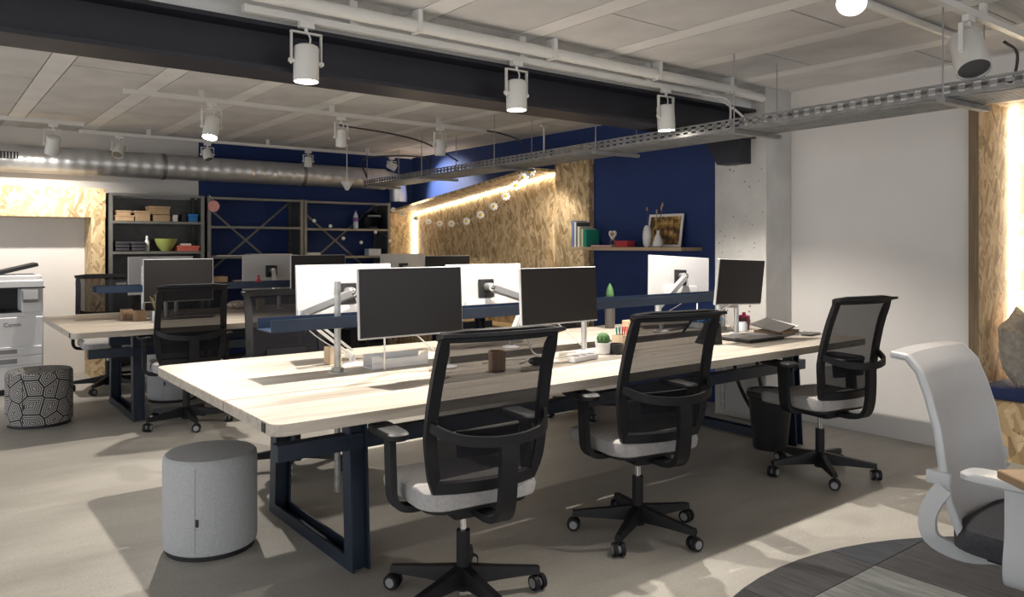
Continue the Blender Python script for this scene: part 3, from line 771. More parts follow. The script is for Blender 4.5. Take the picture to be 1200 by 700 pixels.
# ------------------------------------------------------------------ poufs and bin
def pouf(name, label, x, y, rad, h, m, tab=True):
    t = thing(name, label, 'pouf', (x, y, 0), 0)
    b = MB(); nseg = 48
    prof = [(rad * .93, .018), (rad * .985, .026), (rad, .05), (rad, h - .035), (rad * .985, h - .012), (rad * .94, h - .002), (rad * .5, h + .004), (.01, h + .005)]
    uvl = b.bm.loops.layers.uv.new('UVMap')
    b.lathe(prof, n=nseg)
    for f in b.bm.faces:
        c = f.calc_center_median()
        for l in f.loops:
            co = l.vert.co
            if c.z > h - .01: l[uvl].uv = (co.x * 8.5, co.y * 8.5)
            else:
                a = math.atan2(co.y, co.x); ac = math.atan2(c.y, c.x)
                while a - ac > PI: a -= 2*PI
                while a - ac < -PI: a += 2*PI
                l[uvl].uv = (a * rad * 8.5, co.z * 8.5)
    b.build('cover', m, t, True)
    MB().cyl((0, 0, 0), (0, 0, .022), rad * .94, n=40).build('base_ring', 'black', t, True)
    seam = MB().tube([(rad * 1.002 * math.cos(R(-125)), rad * 1.002 * math.sin(R(-125)), z) for z in (.04, h * .5, h - .03)], .0022, 6)
    seam.build('seam', m, t)
    if tab:
        a = R(-122); MB().box((rad * 1.005 * math.cos(a), rad * 1.005 * math.sin(a), .17), (.004, .012, .032), (0, 0, a)).build('tab', 'black', t)
    return t
pouf('pouf', 'plain grey felt pouf at the end of the near desk', 1.05, 3.57, .200, .43, 'pouf_grey')
pouf('pouf', 'black and grey geometric patterned pouf by the copier', .74, 6.80, .222, .41, 'pouf_pattern')
pouf('pouf', 'light grey pouf under the far bench desk', 1.78, 7.15, .205, .43, 'pouf_grey')
bn = thing('waste_bin', 'black waste bin beside the task chair by the white wall', 'bin', (4.50, 2.99, 0))
MB().lathe([(.105, 0), (.11, .01), (.145, .38), (.15, .385), (.14, .385), (.105, .03), (.005, .02)], n=28).build('bucket', 'trash_bag', bn, True)
b = MB()
b.lathe([(.152, .375), (.156, .35), (.149, .34)], n=28).build('bag_rim', 'black', bn, True)

# ------------------------------------------------------------------ white lounge task chair, rug and meeting table
rug = thing('round_rug', 'round patchwork rug in dark and slate greys', 'rug', (2.85, .23, 0))
RR_ = 1.62
cells = []
def clip(poly, inside, inter):
    out = []
    for i in range(len(poly)):
        a, b2 = poly[i-1], poly[i]
        if inside(b2):
            if not inside(a): out.append(inter(a, b2))
            out.append(b2)
        elif inside(a): out.append(inter(a, b2))
    return out
circ = [(RR_ * math.cos(2*PI*k/72), RR_ * math.sin(2*PI*k/72)) for k in range(72)]
rg = random.Random(5); ang = 0.0; ca, sa = math.cos(ang), math.sin(ang)
greys = [(.042, .043, .047), (.032, .032, .035), (.06, .063, .066), (.048, .048, .052), (.075, .078, .078), (.042, .048, .058)]
S = .62
for i in range(-3, 4):
    for j in range(-5, 2):
        x0, y0 = -.285 + i * S, .767 + j * S
        sq = [(x0, y0), (x0 + S - .004, y0), (x0 + S - .004, y0 + S - .004), (x0, y0 + S - .004)]
        sq = [(x * ca - y * sa, x * sa + y * ca) for x, y in sq]
        poly = sq
        for k in range(72):
            nx, ny = math.cos(2*PI*(k+.5)/72), math.sin(2*PI*(k+.5)/72); dd = RR_ * math.cos(PI/72)
            ins = lambda p: p[0]*nx + p[1]*ny <= dd
            def it(a, b2):
                fa = a[0]*nx + a[1]*ny - dd; fb = b2[0]*nx + b2[1]*ny - dd; t_ = fa / (fa - fb)
                return (a[0] + (b2[0]-a[0])*t_, a[1] + (b2[1]-a[1])*t_)
            poly = clip(poly, ins, it)
            if not poly: break
        if len(poly) >= 3:
            o = MB().prism(poly, 'z', .0005, .009).build('patch', 'rug', rug); c_ = (.15, .16, .155) if (i, j) == (0, 0) else greys[(i * 2 + j * 3 + rg.randint(0, 1)) % 6]; o.color = (*c_, 1)

wc = thing('lounge_task_chair', 'white task chair with tall curved back and dark seat on the rug', 'chair', (2.80, .896, .0095), 181.6)
# local: faces +y, back at -y
def wb(u):
    pts = [(-.20, .45, .215), (-.225, .55, .235), (-.235, .65, .24), (-.25, .78, .238), (-.275, .88, .233), (-.300, .955, .228), (-.335, .998, .222), (-.385, 1.002, .215)]
    f = u * (len(pts) - 1); i = min(int(f), len(pts) - 2); t = f - i
    return [a + (b - a) * t for a, b in zip(pts[i], pts[i+1])]
NU, NV = 28, 12
front = [[None] * (NV + 1) for _ in range(NU + 1)]
rings = []
for i in range(NU + 1):
    y, z, w = wb(i / NU); y2, z2, _ = wb(min(1, i / NU + .01)); y1, z1, _ = wb(max(0, i / NU - .01))
    nrm = Vector((0, z2 - z1, -(y2 - y1))).normalized()
    fr_ = []; bk = []
    for j in range(NV + 1):
        v = -1 + 2 * j / NV; p = Vector((v * w, y + .05 * v * v * (1 - .6 * i / NU), z)); fr_.append(p + nrm * .012); bk.append(p - nrm * .012)
    rings.append(fr_ + bk[::-1])
MB().sweep(rings).build('backrest', 'chair_white', wc, True)
for s in (-1, 1):
    rg_ = []
    for i in range(NU + 1):
        y, z, w = wb(i / NU); p = Vector((s * (w + .004), y + .05 * (1 - .6 * i / NU), z)); rg_.append(p)
    MB().tube(rg_, .013, 10).build('back_edge', 'chair_frame_white', wc, True)
rings = [[(x * k, y * k + .06, z) for x, y in rrect(.255, .245, .09)] for z, k in ((.40, .92), (.41, 1), (.455, 1), (.475, .96), (.48, .88))]
MB().sweep(rings).build('seat', 'charcoal_fabric', wc, True)
MB().box((0, .02, .375), (.26, .30, .05), bev=.015, seg=2).build('seat_shell', 'black', wc, True)
for s in (-1, 1):
    p = MB(); path = curve_pts([(s * .23, .04, .37), (s * .30, .04, .38), (s * .325, .045, .44), (s * .325, .05, .53), (s * .325, .05, .665)], 5); rings = []
    for i, q_ in enumerate(path):
        dd = (path[min(i+1, len(path)-1)] - path[max(i-1, 0)]).normalized(); o = Vector((dd.z, 0, -dd.x)).normalized() * .016
        w = Vector((0, .038, 0)); rings.append([q_ + o + w, q_ + o - w, q_ - o - w, q_ - o + w])
    ar = p.sweep(rings).build('armrest', 'chair_frame_white', wc, True)
    rings = [[(s * .315 + x, y + .03, z) for x, y in rrect(.05 * k, .14 * k, .04)] for z, k in ((.662, .9), (.668, 1), (.682, 1), (.690, .9))]
    MB().sweep(rings).build('arm_pad', 'chair_frame_white', ar, True)
    # bracket from the back to the seat
    br = curve_pts([(s * .252, -.185, .60), (s * .256, -.215, .55), (s * .256, -.235, .49), (s * .24, -.225, .42), (s * .17, -.15, .375), (s * .06, -.06, .37)], 5); rings = []
    for i, q_ in enumerate(br):
        dd = (br[min(i+1, len(br)-1)] - br[max(i-1, 0)]).normalized(); o = dd.cross(Vector((1, 0, 0))).normalized() * .026; w = Vector((.009, 0, 0))
        rings.append([q_ + o + w, q_ + o - w, q_ - o - w, q_ - o + w])
    MB().sweep(rings).build('back_bracket', 'chair_frame_white', wc, True)
for sx in (-1, 1):
    MB().box((sx * .250, -.205, .625), (.022, .075, .045), bev=.008, seg=2).build('back_clamp', 'chair_frame_white', wc, True)
make_base(wc, 20, 'chair_frame_white')
wc.scale = (.98, .98, .98)

mt = thing('meeting_table', 'wooden meeting table corner beside the white task chair', 'table', (2.225, .575, .0095), -37.8)
# local axes: x = image right, y = view direction
MB().b2(-.05, 1.35, -.55, .33, .695, .72, bev=.003).build('table_top', 'table_brown', mt)
for x, y in ((.08, .22), (1.25, .22), (.08, -.45), (1.25, -.45)):
    MB().bar((x, y, 0), (x, y, .695), .04, .04, (0, 1, 0)).build('leg', 'black', mt)

# ------------------------------------------------------------------ booth cushions
def cushion(name, label, loc, rot, w, h, t, m):
    b = MB(); n = 12; V = {}
    for s in (1, -1):
        for i in range(n + 1):
            for j in range(n + 1):
                u, v = -1 + 2*i/n, -1 + 2*j/n
                if s == -1 and (i in (0, n) or j in (0, n)): V[s, i, j] = V[1, i, j]; continue
                th = t * ((1 - u**4) * (1 - v**4)) ** .55
                pin = 1 - .07 * (1 - abs(u)) * abs(v)**3 - .0
                V[s, i, j] = b.bm.verts.new((u * w / 2 * (1 - .06 * (1 - v*v) * abs(u)**3), s * th / 2 + .012 * math.sin(5*u + 3*v), v * h / 2 * (1 - .06 * (1 - u*u) * abs(v)**3)))
        for i in range(n):
            for j in range(n): b.bm.faces.new((V[s, i, j], V[s, i+1, j], V[s, i+1, j+1], V[s, i, j+1]))
    return tag(b.build(name, m, None, True, loc, [R(a) for a in rot]), label, 'cushion')
cushion('cushion', 'mottled taupe cushion leaning in the booth corner', (5.57, 1.90, .705), (-8, -20, 4), .40, .40, .14, 'cushion_taupe')
cushion('cushion', 'orange cushion leaning behind the taupe cushion', (5.775, 1.72, .69), (-10, -6, 40), .34, .42, .12, 'cushion_orange')

# ------------------------------------------------------------------ copier
cp = thing('copier', 'white office copier with black output tray by the copier wall', 'copier', (.62, 8.52, 0))
cw = .305
MB().b2(-cw, cw, -.30, .30, .05, .70, bev=.008).build('body', 'white_plastic', cp)
MB().b2(-cw + .01, cw - .01, -.28, .29, .0, .05).build('plinth', 'black', cp)
for z0, z1 in ((.06, .255), (.263, .345), (.353, .43)):
    dr = MB().b2(-cw + .004, cw - .012, -.312, -.299, z0, z1, bev=.003).build('drawer', 'white_plastic', cp)
    if z0 > .1: MB().b2(-.12, .10, -.3145, -.311, z0 + .018, z1 - .022).build('grip', 'grey_plastic', dr)
MB().b2(-cw, cw, -.28, .30, .70, .735).build('tray_floor', 'white_plastic', cp)
MB().b2(-cw, cw, .10, .30, .735, .96).build('rear_block', 'white_plastic', cp)
MB().b2(.14, cw, -.28, .30, .735, .96, bev=.006).build('side_block', 'white_plastic', cp)
MB().b2(-cw, .139, -.24, .10, .736, .745).build('output_tray', 'black', cp)
MB().b2(-cw, .139, .095, .099, .745, .955).build('output_back', 'black', cp)
MB().b2(-cw, cw, -.30, .30, .96, 1.03, bev=.008).build('scanner', 'white_plastic', cp)
MB().b2(-cw - .005, cw + .012, -.315, .295, .955, .966).build('scanner_lip', 'black', cp)
MB().b2(-cw + .01, cw - .01, -.27, .29, 1.03, 1.075, bev=.01, seg=2).build('lid', 'white_plastic', cp, True)
MB().box((.10, -.02, 1.125), (.36, .38, .03), (0, R(-14), 0)).build('feeder_tray', 'black', cp)
MB().b2(-cw, -.06, -.22, .28, 1.075, 1.13, bev=.012, seg=2).build('feeder', 'white_plastic', cp, True)
cpn = MB().box((.20, -.325, .885), (.12, .07, .10), (R(-24), 0, 0), bev=.006).build('control_panel', 'grey_plastic', cp)
def text(s, size, m, parent, loc, rot, name='lettering', ext=.0006):
    cu = bpy.data.curves.new(name, 'FONT'); cu.body = s; cu.size = size; cu.extrude = ext; cu.align_x = 'CENTER'
    o = bpy.data.objects.new(name, cu); COL.objects.link(o)
    dg = bpy.context.evaluated_depsgraph_get(); me = bpy.data.meshes.new_from_object(o.evaluated_get(dg))
    bpy.data.objects.remove(o); me.materials.clear(); me.materials.append(MATS[m])
    o = bpy.data.objects.new(name, me); COL.objects.link(o); o.parent = parent; o.location = loc; o.rotation_euler = rot
    return o
text('Canon', .05, 'black', cp, (.065, -.3015, .615), (R(90), 0, 0))

# ------------------------------------------------------------------ metal shelving
def shelving(label, x0, x1, levels, braces=True, backp=False):
    t = thing('metal_shelving', label, 'shelving', ((x0 + x1) / 2, 9.0, 0), 0, 'dark metal shelving units'); w = (x1 - x0) / 2
    for sx in (-1, 1):
        for y in (-.185, .185):
            MB().b2(sx * w - (.036 if sx > 0 else 0), sx * w + (0 if sx > 0 else .036), y - .018, y + .018, 0, 1.89).build('post', 'shelf_edge' if y < 0 else 'shelf_metal', t)
    for z in levels:
        s = MB().b2(-w + .001, w - .001, -.196, .196, z - .005, z).build('shelf', 'shelf_metal', t)
        MB().b2(-w + .037, w - .037, -.203, -.197, z - .026, z + .001).build('lip', 'shelf_edge', s)
    for sx in (-1, 1): MB().b2(sx * (w - .002) - .002, sx * (w - .002) + .002, -.167, .167, .03, 1.86).build('side_sheet', 'shelf_metal', t)
    if backp: MB().b2(-w + .037, w - .037, .186, .190, .05, 1.86).build('back_sheet', 'shelf_metal', t)
    if braces:
        for a, b2 in (((-w + .03, .194, .95), (w - .03, .194, 1.86)), ((-w + .03, .199, 1.86), (w - .03, .199, .95))):
            MB().bar(a, b2, .004, .024, (0, 0, 1)).build('brace', 'brace_metal', t)
    return t
shelving('dark metal shelving unit with boxes and a green bowl', 1.57, 2.52, (.06, .55, .93, 1.28, 1.60, 1.89), True, True)
shelving('dark metal shelving unit with papers and the pink disc', 2.555, 3.665, (.06, .52, .90, 1.22, 1.56, 1.885))
shelving('dark metal shelving unit with the bottle and helmet', 3.675, 4.84, (.06, .52, .88, 1.21, 1.55, 1.88))

def carton(label, x, y, z, sx, sy, sz, m='cardboard', lid=None, rz=0, name='cardboard_box', cat='box'):
    t = thing(name, label, cat, (x, y, z), rz)
    MB().b2(-sx/2, sx/2, -sy/2, sy/2, 0, sz, bev=.003).build('body', m, t)
    if lid: MB().b2(-sx/2 - .006, sx/2 + .006, -sy/2 - .006, sy/2 + .006, sz - lid, sz + .004, bev=.002).build('lid', m, t)
    return t
s1 = 1.602
carton('flat kraft box, lower of the two at the shelf end', 1.72, 8.93, s1, .19, .2, .055, lid=.012)
carton('small kraft box lying on top of a flat kraft box', 1.71, 8.93, s1 + .06, .15, .17, .045, lid=.012)
carton('pale kraft box in the middle of the top shelf', 1.90, 8.93, s1, .145, .2, .105, lid=.02)
carton('kraft box standing left of the blue box with a box on it', 2.09, 8.94, s1, .17, .18, .07)
carton('kraft box with dark open flap, topmost of its stack', 2.07, 8.93, s1 + .075, .20, .18, .085, lid=.025)
carton('small white carton next to the blue box', 2.235, 8.93, s1, .05, .12, .075, 'paper')
carton('thin black case standing next to the blue box', 2.325, 8.93, s1, .05, .12, .085, 'black')
carton('bright blue box at the end of the shelf', 2.42, 8.92, s1, .095, .12, .085, 'blue_box', lid=.02)
s2 = 1.282
for k, lab in ((0, 'black folded cloth stack next to the spray bottle'), (1, 'black folded cloth stack at the shelf post')):
    t = thing('folded_cloth', lab, 'cloth', (1.86 - k * .155, 8.93, s2))
    for q in range(3): MB().box((0, 0, .019 + q * .034), (.14, .22, .032), bev=.012, seg=2).build('fold', 'charcoal_fabric', t, True)
t = thing('spray_bottle', 'white spray bottle standing by the green bowl', 'bottle', (1.955, 8.9, s2))
MB().lathe([(.022, 0), (.025, .01), (.025, .10), (.012, .125), (.012, .135)], n=18).build('body', 'white_plastic', t, True)
MB().cyl((0, 0, .135), (0, 0, .165), .014, .011, n=14).build('cap', 'white_plastic', t, True)
t = thing('bowl', 'olive green bowl on the metal shelf', 'bowl', (2.145, 8.9, s2))
MB().lathe([(.045, 0), (.05, .008), (.085, .05), (.108, .105), (.113, .135), (.107, .135), (.09, .07), (.04, .02), (.003, .018)], n=32).build('shell', 'lime_bowl', t, True)
carton('coral red flat box on the bowl shelf', 2.36, 8.92, s2, .22, .2, .055, 'coral', lid=.018)
carton('white card pack on top of the coral box', 2.34, 8.92, s2 + .06, .12, .12, .022, 'paper')
tag(MB().b2(1.63, 1.78, 8.84, 9.03, .932, .955).build('paper_stack', 'paper'), 'white paper stack on the shelf beside the far chair', 'paper')
# unit 2
t = thing('hanging_disc', 'pink round disc hanging from the shelving corner', 'ornament', (2.615, 8.78, 1.78))
MB().cyl((0, -.004, 0), (0, .004, 0), .062, n=32).build('disc', 'pink', t, True)
MB().tube([(0, 0, .06), (-.03, .004, .10), (-.045, .004, .125)], .002, 6).build('string', 'paper', t)
tag(MB().b2(2.66, 3.0, 8.83, 9.04, 1.222, 1.232).build('paper_sheet', 'paper'), 'long white paper sheets on the papers shelf', 'paper')
tag(MB().b2(3.04, 3.54, 8.83, 9.04, 1.222, 1.243).build('paper_stack', 'paper'), 'thick white paper stack on the papers shelf', 'paper')
carton('kraft box on the low shelf under the pink disc', 2.70, 8.93, .902, .17, .2, .09)
tag(MB().sph((2.95, 8.93, .925), .03, (3.6, 2.5, .75), 16).build('crumpled_cloth', 'cloth_pattern', None, True), 'pale crumpled cloth on the low shelf', 'cloth')
# unit 3
t = thing('water_bottle', 'clear water bottle with purple label on the top shelf', 'bottle', (4.40, 8.90, 1.552))
MB().lathe([(.03, 0), (.033, .01), (.033, .06), (.031, .07), (.033, .08), (.033, .15), (.014, .195), (.013, .205)], n=20).build('body', 'clear_plastic', t, True)
MB().cyl((0, 0, .205), (0, 0, .228), .015, n=14).build('cap', 'purple', t, True)
MB().cyl((0, 0, .09), (0, 0, .14), .0345, n=20).build('label_band', 'purple', t, True)
t = thing('helmet', 'black open face helmet on the top shelf by the bottle', 'helmet', (4.63, 8.93, 1.552))
b = MB(); rings = []
for k in range(9):
    ph = R(-50 + 140 * k / 8); rr = .118 * math.cos(ph); zz = .105 + .125 * math.sin(ph)
    rings.append([(max(rr, .003) * math.cos(R(-42 + 264 * i / 24)), max(rr, .003) * math.sin(R(-42 + 264 * i / 24)) * 1.15, zz) for i in range(25)])
inner = [[(x * .86, y * .86, .105 + (z - .105) * .88) for x, y, z in r] for r in rings]
b.sweep(rings, False, False); b.sweep(inner, False, False); b.build('shell', 'black', t, True)
MB().tube([(.108 * math.cos(R(a)), .112 * math.sin(R(a)) * 1.15, .105 + .06) for a in range(-140, -39, 10)], .012, 8).build('visor_rim', 'grey_plastic', t, True)
MB().cyl((0, 0, .005), (0, 0, .03), .085, n=24).build('lining', 'charcoal_fabric', t, True)
t = thing('glass_box', 'small clear box with papers on the lower shelf', 'box', (4.64, 8.9, 1.212))
MB().b2(-.085, .085, -.06, .06, 0, .012).build('base', 'clear_plastic', t)
for a in ((-.085, -.081, -.06, .06), (.081, .085, -.06, .06), (-.081, .081, .056, .06), (-.081, .081, -.06, -.056)):
    MB().b2(a[0], a[1], a[2], a[3], .012, .085).build('side', 'clear_plastic', t)
MB().b2(-.07, .07, -.05, .05, .012, .07).build('content', 'paper', t)
tag(MB().b2(3.725, 3.90, 8.84, 9.04, 1.212, 1.255).build('paper_stack', 'paper'), 'white paper pad beside the shelving post of the bottle shelf', 'paper')
# string of bulbs in front of unit 3
pts = [(3.70, 8.76, 1.80), (3.78, 8.75, 1.66), (3.99, 8.75, 1.60), (4.16, 8.75, 1.45), (4.40, 8.75, 1.40), (4.60, 8.75, 1.53), (4.80, 8.75, 1.42)]
t = thing('string_lights', 'string of small white bulbs hung across the shelving', 'string lights', (4.2, 8.75, 1.4))
def rel(p): return tuple(a - b for a, b in zip(p, (4.2, 8.75, 1.4)))
MB().tube([rel(p) for p in curve_pts(pts, 6)], .002, 5).build('wire', 'black_cable', t)
for p in pts[1:]:
    q = rel(p); MB().sph((q[0], q[1], q[2] - .022), .022, n=12).build('bulb', 'bulb', t, True)

# ------------------------------------------------------------------ daisy garland across the nook
gp = [(4.86, 8.76, 1.80), (4.93, 8.6, 1.74), (5.0, 8.3, 1.66), (5.02, 8.0, 1.615), (5.02, 7.7, 1.60), (5.0, 7.3, 1.62), (4.95, 6.9, 1.70), (4.9, 6.55, 1.80), (4.85, 6.25, 1.92), (4.82, 6.05, 2.02), (4.80, 5.9, 2.075)]
t = thing('daisy_garland', 'garland of white daisies hanging in front of the strand board nook', 'garland', (4.95, 7.5, 1.6))
def rel2(p): return Vector(p) - Vector((4.95, 7.5, 1.6))
gc = curve_pts(gp, 6)
MB().tube([rel2(p) for p in gc], .002, 5).build('cord', 'white_cable', t)
for i in range(0, len(gc), 5):
    p = rel2(gc[i]); big = .032 + .020 * (i / len(gc))
    q = Vector((0, 0, 1)).rotation_difference(Vector((-.6, -.75, .15 + .3 * math.sin(i))).normalized())
    b = MB()
    for k in range(9):
        a = 2 * PI * k / 9; v = bmesh.ops.create_uvsphere(b.bm, u_segments=6, v_segments=4, radius=1)['verts']
        bmesh.ops.scale(b.bm, vec=(big * .55, big * .30, .004), verts=v)
        bmesh.ops.transform(b.bm, matrix=Matrix.Rotation(a, 4, 'Z') @ Matrix.Translation((big * .6, 0, 0)), verts=v)
    o = b.build('daisy', 'daisy', t, True); o.location = p; o.rotation_mode = 'QUATERNION'; o.rotation_quaternion = q
    MB().sph((0, 0, .004), big * .38, (1, 1, .45), 10).build('daisy_centre', 'daisy_core', o, True)

# ------------------------------------------------------------------ wall shelf and what stands on it
tag(MB().prism([(5.12, 4.26), (5.398, 4.26), (5.398, 5.60), (5.325, 5.60), (5.325, 5.70), (5.12, 5.70)], 'z', 1.30, 1.33).build('wall_shelf', 'shelf_wood'), 'thin wooden wall shelf on the navy wall', 'shelf')
SZ = 1.331
bk = [(.035, .26, 'blue_book', 'blue grey tall book at the outer end of the row'), (.025, .25, 'paper', 'white tall book beside the blue grey one'), (.012, .24, 'laptop_grey', 'thin dark book in the middle of the row'),
      (.030, .20, 'paper', 'white short book next to the thin dark one'), (.020, .19, 'lime_bowl', 'thin olive book in the row'), (.022, .18, 'paper', 'narrow white book next to the green book'), (.045, .17, 'green_book', 'thick green book closing the row on the wall shelf')]
y = 5.655
for wd, h, m, lab in bk:
    t = thing('book', lab, 'book', (5.225, y - wd / 2, SZ), 0, 'books on the wall shelf')
    MB().b2(-.085, .085, -wd/2, -wd/2 + .003, 0, h).build('cover', m, t); MB().b2(-.085, .085, wd/2 - .003, wd/2, 0, h).build('cover', m, t)
    MB().b2(-.088, -.085, -wd/2, wd/2, 0, h).build('spine', m, t); MB().b2(-.084, .078, -wd/2 + .0032, wd/2 - .0032, .003, h - .003).build('pages', 'paper', t)
    y -= wd + .004
t = thing('flat_book', 'magenta book lying flat on the wall shelf', 'book', (5.25, 5.28, SZ))
MB().b2(-.08, .08, -.14, .14, 0, .004).build('cover', 'magenta', t); MB().b2(-.075, .075, -.135, .14, .0042, .016).build('pages', 'paper', t); MB().b2(-.08, .08, -.14, .14, .0162, .02).build('cover', 'magenta', t)
carton('red box with a white mark on the wall shelf', 5.22, 5.01, SZ, .10, .15, .055, 'red', lid=.012)
t = thing('heart_ornament', 'cream wooden heart on a small stand on the wall shelf', 'ornament', (5.22, 5.17, SZ + .021))
hp_ = [(.048 * (16 * math.sin(a)**3) / 16, .095 + .052 * (13*math.cos(a) - 5*math.cos(2*a) - 2*math.cos(3*a) - math.cos(4*a)) / 16) for a in [2*PI*k/40 for k in range(40)]]
MB().prism(hp_, 'x', -.006, .006).build('heart', 'paper', t)
MB().prism([(a * .55, .1 + (z - .1) * .55) for a, z in hp_], 'x', -.008, -.006).build('heart_inlay', 'seed', t)
for s in (-1, 1): MB().cyl((0, s * .025, 0), (0, s * .025, .07), .003, n=8).build('pin', 'seed', t)
MB().b2(-.02, .02, -.035, .035, 0, .004).build('stand', 'seed', t)
t = thing('framed_photo', 'framed autumn photograph leaning on the navy wall', 'picture', (5.34, 4.63, SZ))
fr0 = bpy.data.objects.new('picture', None)
MB().box((0, 0, .15), (.012, .40, .30), (0, R(9), 0)).build('frame', 'paper', t)
MB().box((-.0068, 0, .149), (.002, .355, .255), (0, R(9), 0)).build('print', 'photo_print', t)
t = thing('vase', 'tall rounded white vase in front of the framed photograph', 'vase', (5.20, 4.715, SZ))
MB().lathe([(.022, 0), (.035, .02), (.042, .08), (.040, .13), (.030, .175), (.018, .195), (.012, .195), (.012, .18)], n=24).build('body', 'vase_white', t, True)
t = thing('vase', 'small bottle shaped white vase with dried stems', 'vase', (5.19, 4.58, SZ))
MB().lathe([(.03, 0), (.045, .012), (.047, .035), (.032, .08), (.013, .115), (.011, .14), (.015, .148), (.010, .148), (.009, .12)], n=24).build('body', 'vase_white', t, True)
for dx, dy, h in ((.0, .015, .30), (.01, -.03, .33), (-.01, -.06, .36)):
    st = MB().tube(curve_pts([(0, 0, .11), (dx * .5, dy * .4, .2), (dx, dy, h)], 5), .0022, 6).build('stem', 'dry_stem', t, True)
    MB().sph((dx, dy, h + .015), .010, (.8, .8, 2.2), 10).build('seed_head', 'seed', st, True)
t = thing('dried_sprig', 'single dried sprig with a pale seed head in the tall vase', 'plant', (5.20, 4.715, SZ + .17))
MB().tube(curve_pts([(0, 0, 0), (.01, .01, .09), (.02, .02, .16)], 5), .002, 6).build('stem', 'dry_stem', t, True)
MB().sph((.02, .022, .175), .010, (.8, .9, 2.0), 10).build('seed_head', 'seed', t, True)

# ------------------------------------------------------------------ things on the near desk
DZ = .741
def cup(label, x, y, w, h, m, name='wooden_cup', square=True):
    t = thing(name, label, 'cup', (x, y, DZ), 6)
    if square:
        MB().b2(-w/2, w/2, -w/2, w/2, 0, .006).build('bottom', m, t)
        for a in ((-w/2, w/2, -w/2, -w/2+.007), (-w/2, w/2, w/2-.007, w/2), (-w/2, -w/2+.007, -w/2+.007, w/2-.007), (w/2-.007, w/2, -w/2+.007, w/2-.007)):
            MB().b2(*a, .006, h).build('side', m, t)
    else:
        MB().lathe([(w/2*.92, 0), (w/2, .004), (w/2, h), (w/2-.006, h), (w/2-.006, .01), (.003, .008)], n=24).build('body', m, t, True)
    return t
cup('dark round wooden cup behind the first chair back', 2.25, 3.02, .085, .095, 'cup_wood', square=False)
cup('light wooden block cup beside the threaded pole', 1.70, 3.70, .065, .09, 'light_wood')
pc = cup('light wooden square cup holding coloured pens', 3.19, 3.09, .078, .10, 'light_wood', 'pencil_cup')
for dx, dy, m, lean in ((-.018, .01, 'green_book', -.01), (-.004, -.01, 'green_book', -.02), (.01, .012, 'red', .012), (.018, -.006, 'coral', .02), (.0, .018, 'blue_book', .005), (.022, .012, 'red', .018)):
    t = thing('pen', {'green_book': 'green pen standing in the square wooden cup', 'red': 'red pen standing in the square wooden cup', 'coral': 'orange pen standing in the square wooden cup', 'blue_book': 'blue pen standing in the square wooden cup'}[m], 'pen', (3.19 + dx, 3.09 + dy, DZ + .007), 0, 'pens in the square cup')
    MB().cyl((0, 0, 0), (lean, 0, .11), .004, n=8).build('barrel', m, t, True); MB().cyl((lean, 0, .11), (lean * 1.25, 0, .135), .0052, n=8).build('cap', m, t, True)
t = thing('potted_cactus', 'small round cactus in a white pot beside the pencil cup', 'plant', (3.055, 3.10, DZ))
MB().lathe([(.032, 0), (.04, .003), (.044, .06), (.046, .065), (.04, .065), (.038, .055)], n=24).build('pot', 'white_plastic', t, True)
b = MB(); rings = []
for k in range(8):
    ph = R(-60 + 148 * k / 7); rings.append([(.035 * math.cos(ph) * (1 + .10 * math.cos(9 * 2*PI*i/36)) * math.cos(2*PI*i/36) + 1e-4 * math.cos(i), .035 * math.cos(ph) * (1 + .10 * math.cos(9 * 2*PI*i/36)) * math.sin(2*PI*i/36) + 1e-4 * math.sin(i), .085 + .036 * math.sin(ph)) for i in range(36)])
b.sweep(rings).build('cactus', 'cactus', t, True)
MB().cyl((0, 0, .05), (0, 0, .056), .038, n=20).build('soil', 'soil', t)
t = thing('black_pot', 'small empty black pot between cactus and pencil cup', 'pot', (3.115, 3.055, DZ))
MB().lathe([(.032, 0), (.036, .003), (.042, .058), (.036, .058), (.032, .01), (.003, .008)], n=24).build('body', 'black', t, True)
t = thing('potted_cactus', 'pointed green cactus in a grey pot near the desk trough', 'plant', (4.03, 4.02, DZ))
MB().lathe([(.034, 0), (.036, .005), (.04, .22), (.042, .23), (.036, .23), (.034, .21)], n=24).build('pot', 'laptop_grey', t, True)
MB().lathe([(.02, .21), (.028, .235), (.029, .255), (.022, .29), (.011, .315), (.002, .33)], n=14).build('cactus', 'cactus', t, True)
t = thing('desktop_tray', 'low white desktop tray with notched front on the near desk', 'tray', (1.93, 3.45, DZ), 0)
MB().b2(-.16, .16, -.05, .05, 0, .006).build('base', 'white_plastic', t)
MB().prism([(-.16, .006), (.16, .006), (.16, .065), (.125, .065), (.10, .045), (-.10, .045), (-.125, .065), (-.16, .065)], 'y', -.05, -.045).build('front', 'white_plastic', t)
MB().prism([(-.16, .006), (.16, .006), (.16, .065), (-.16, .065)], 'y', .045, .05).build('back', 'white_plastic', t)
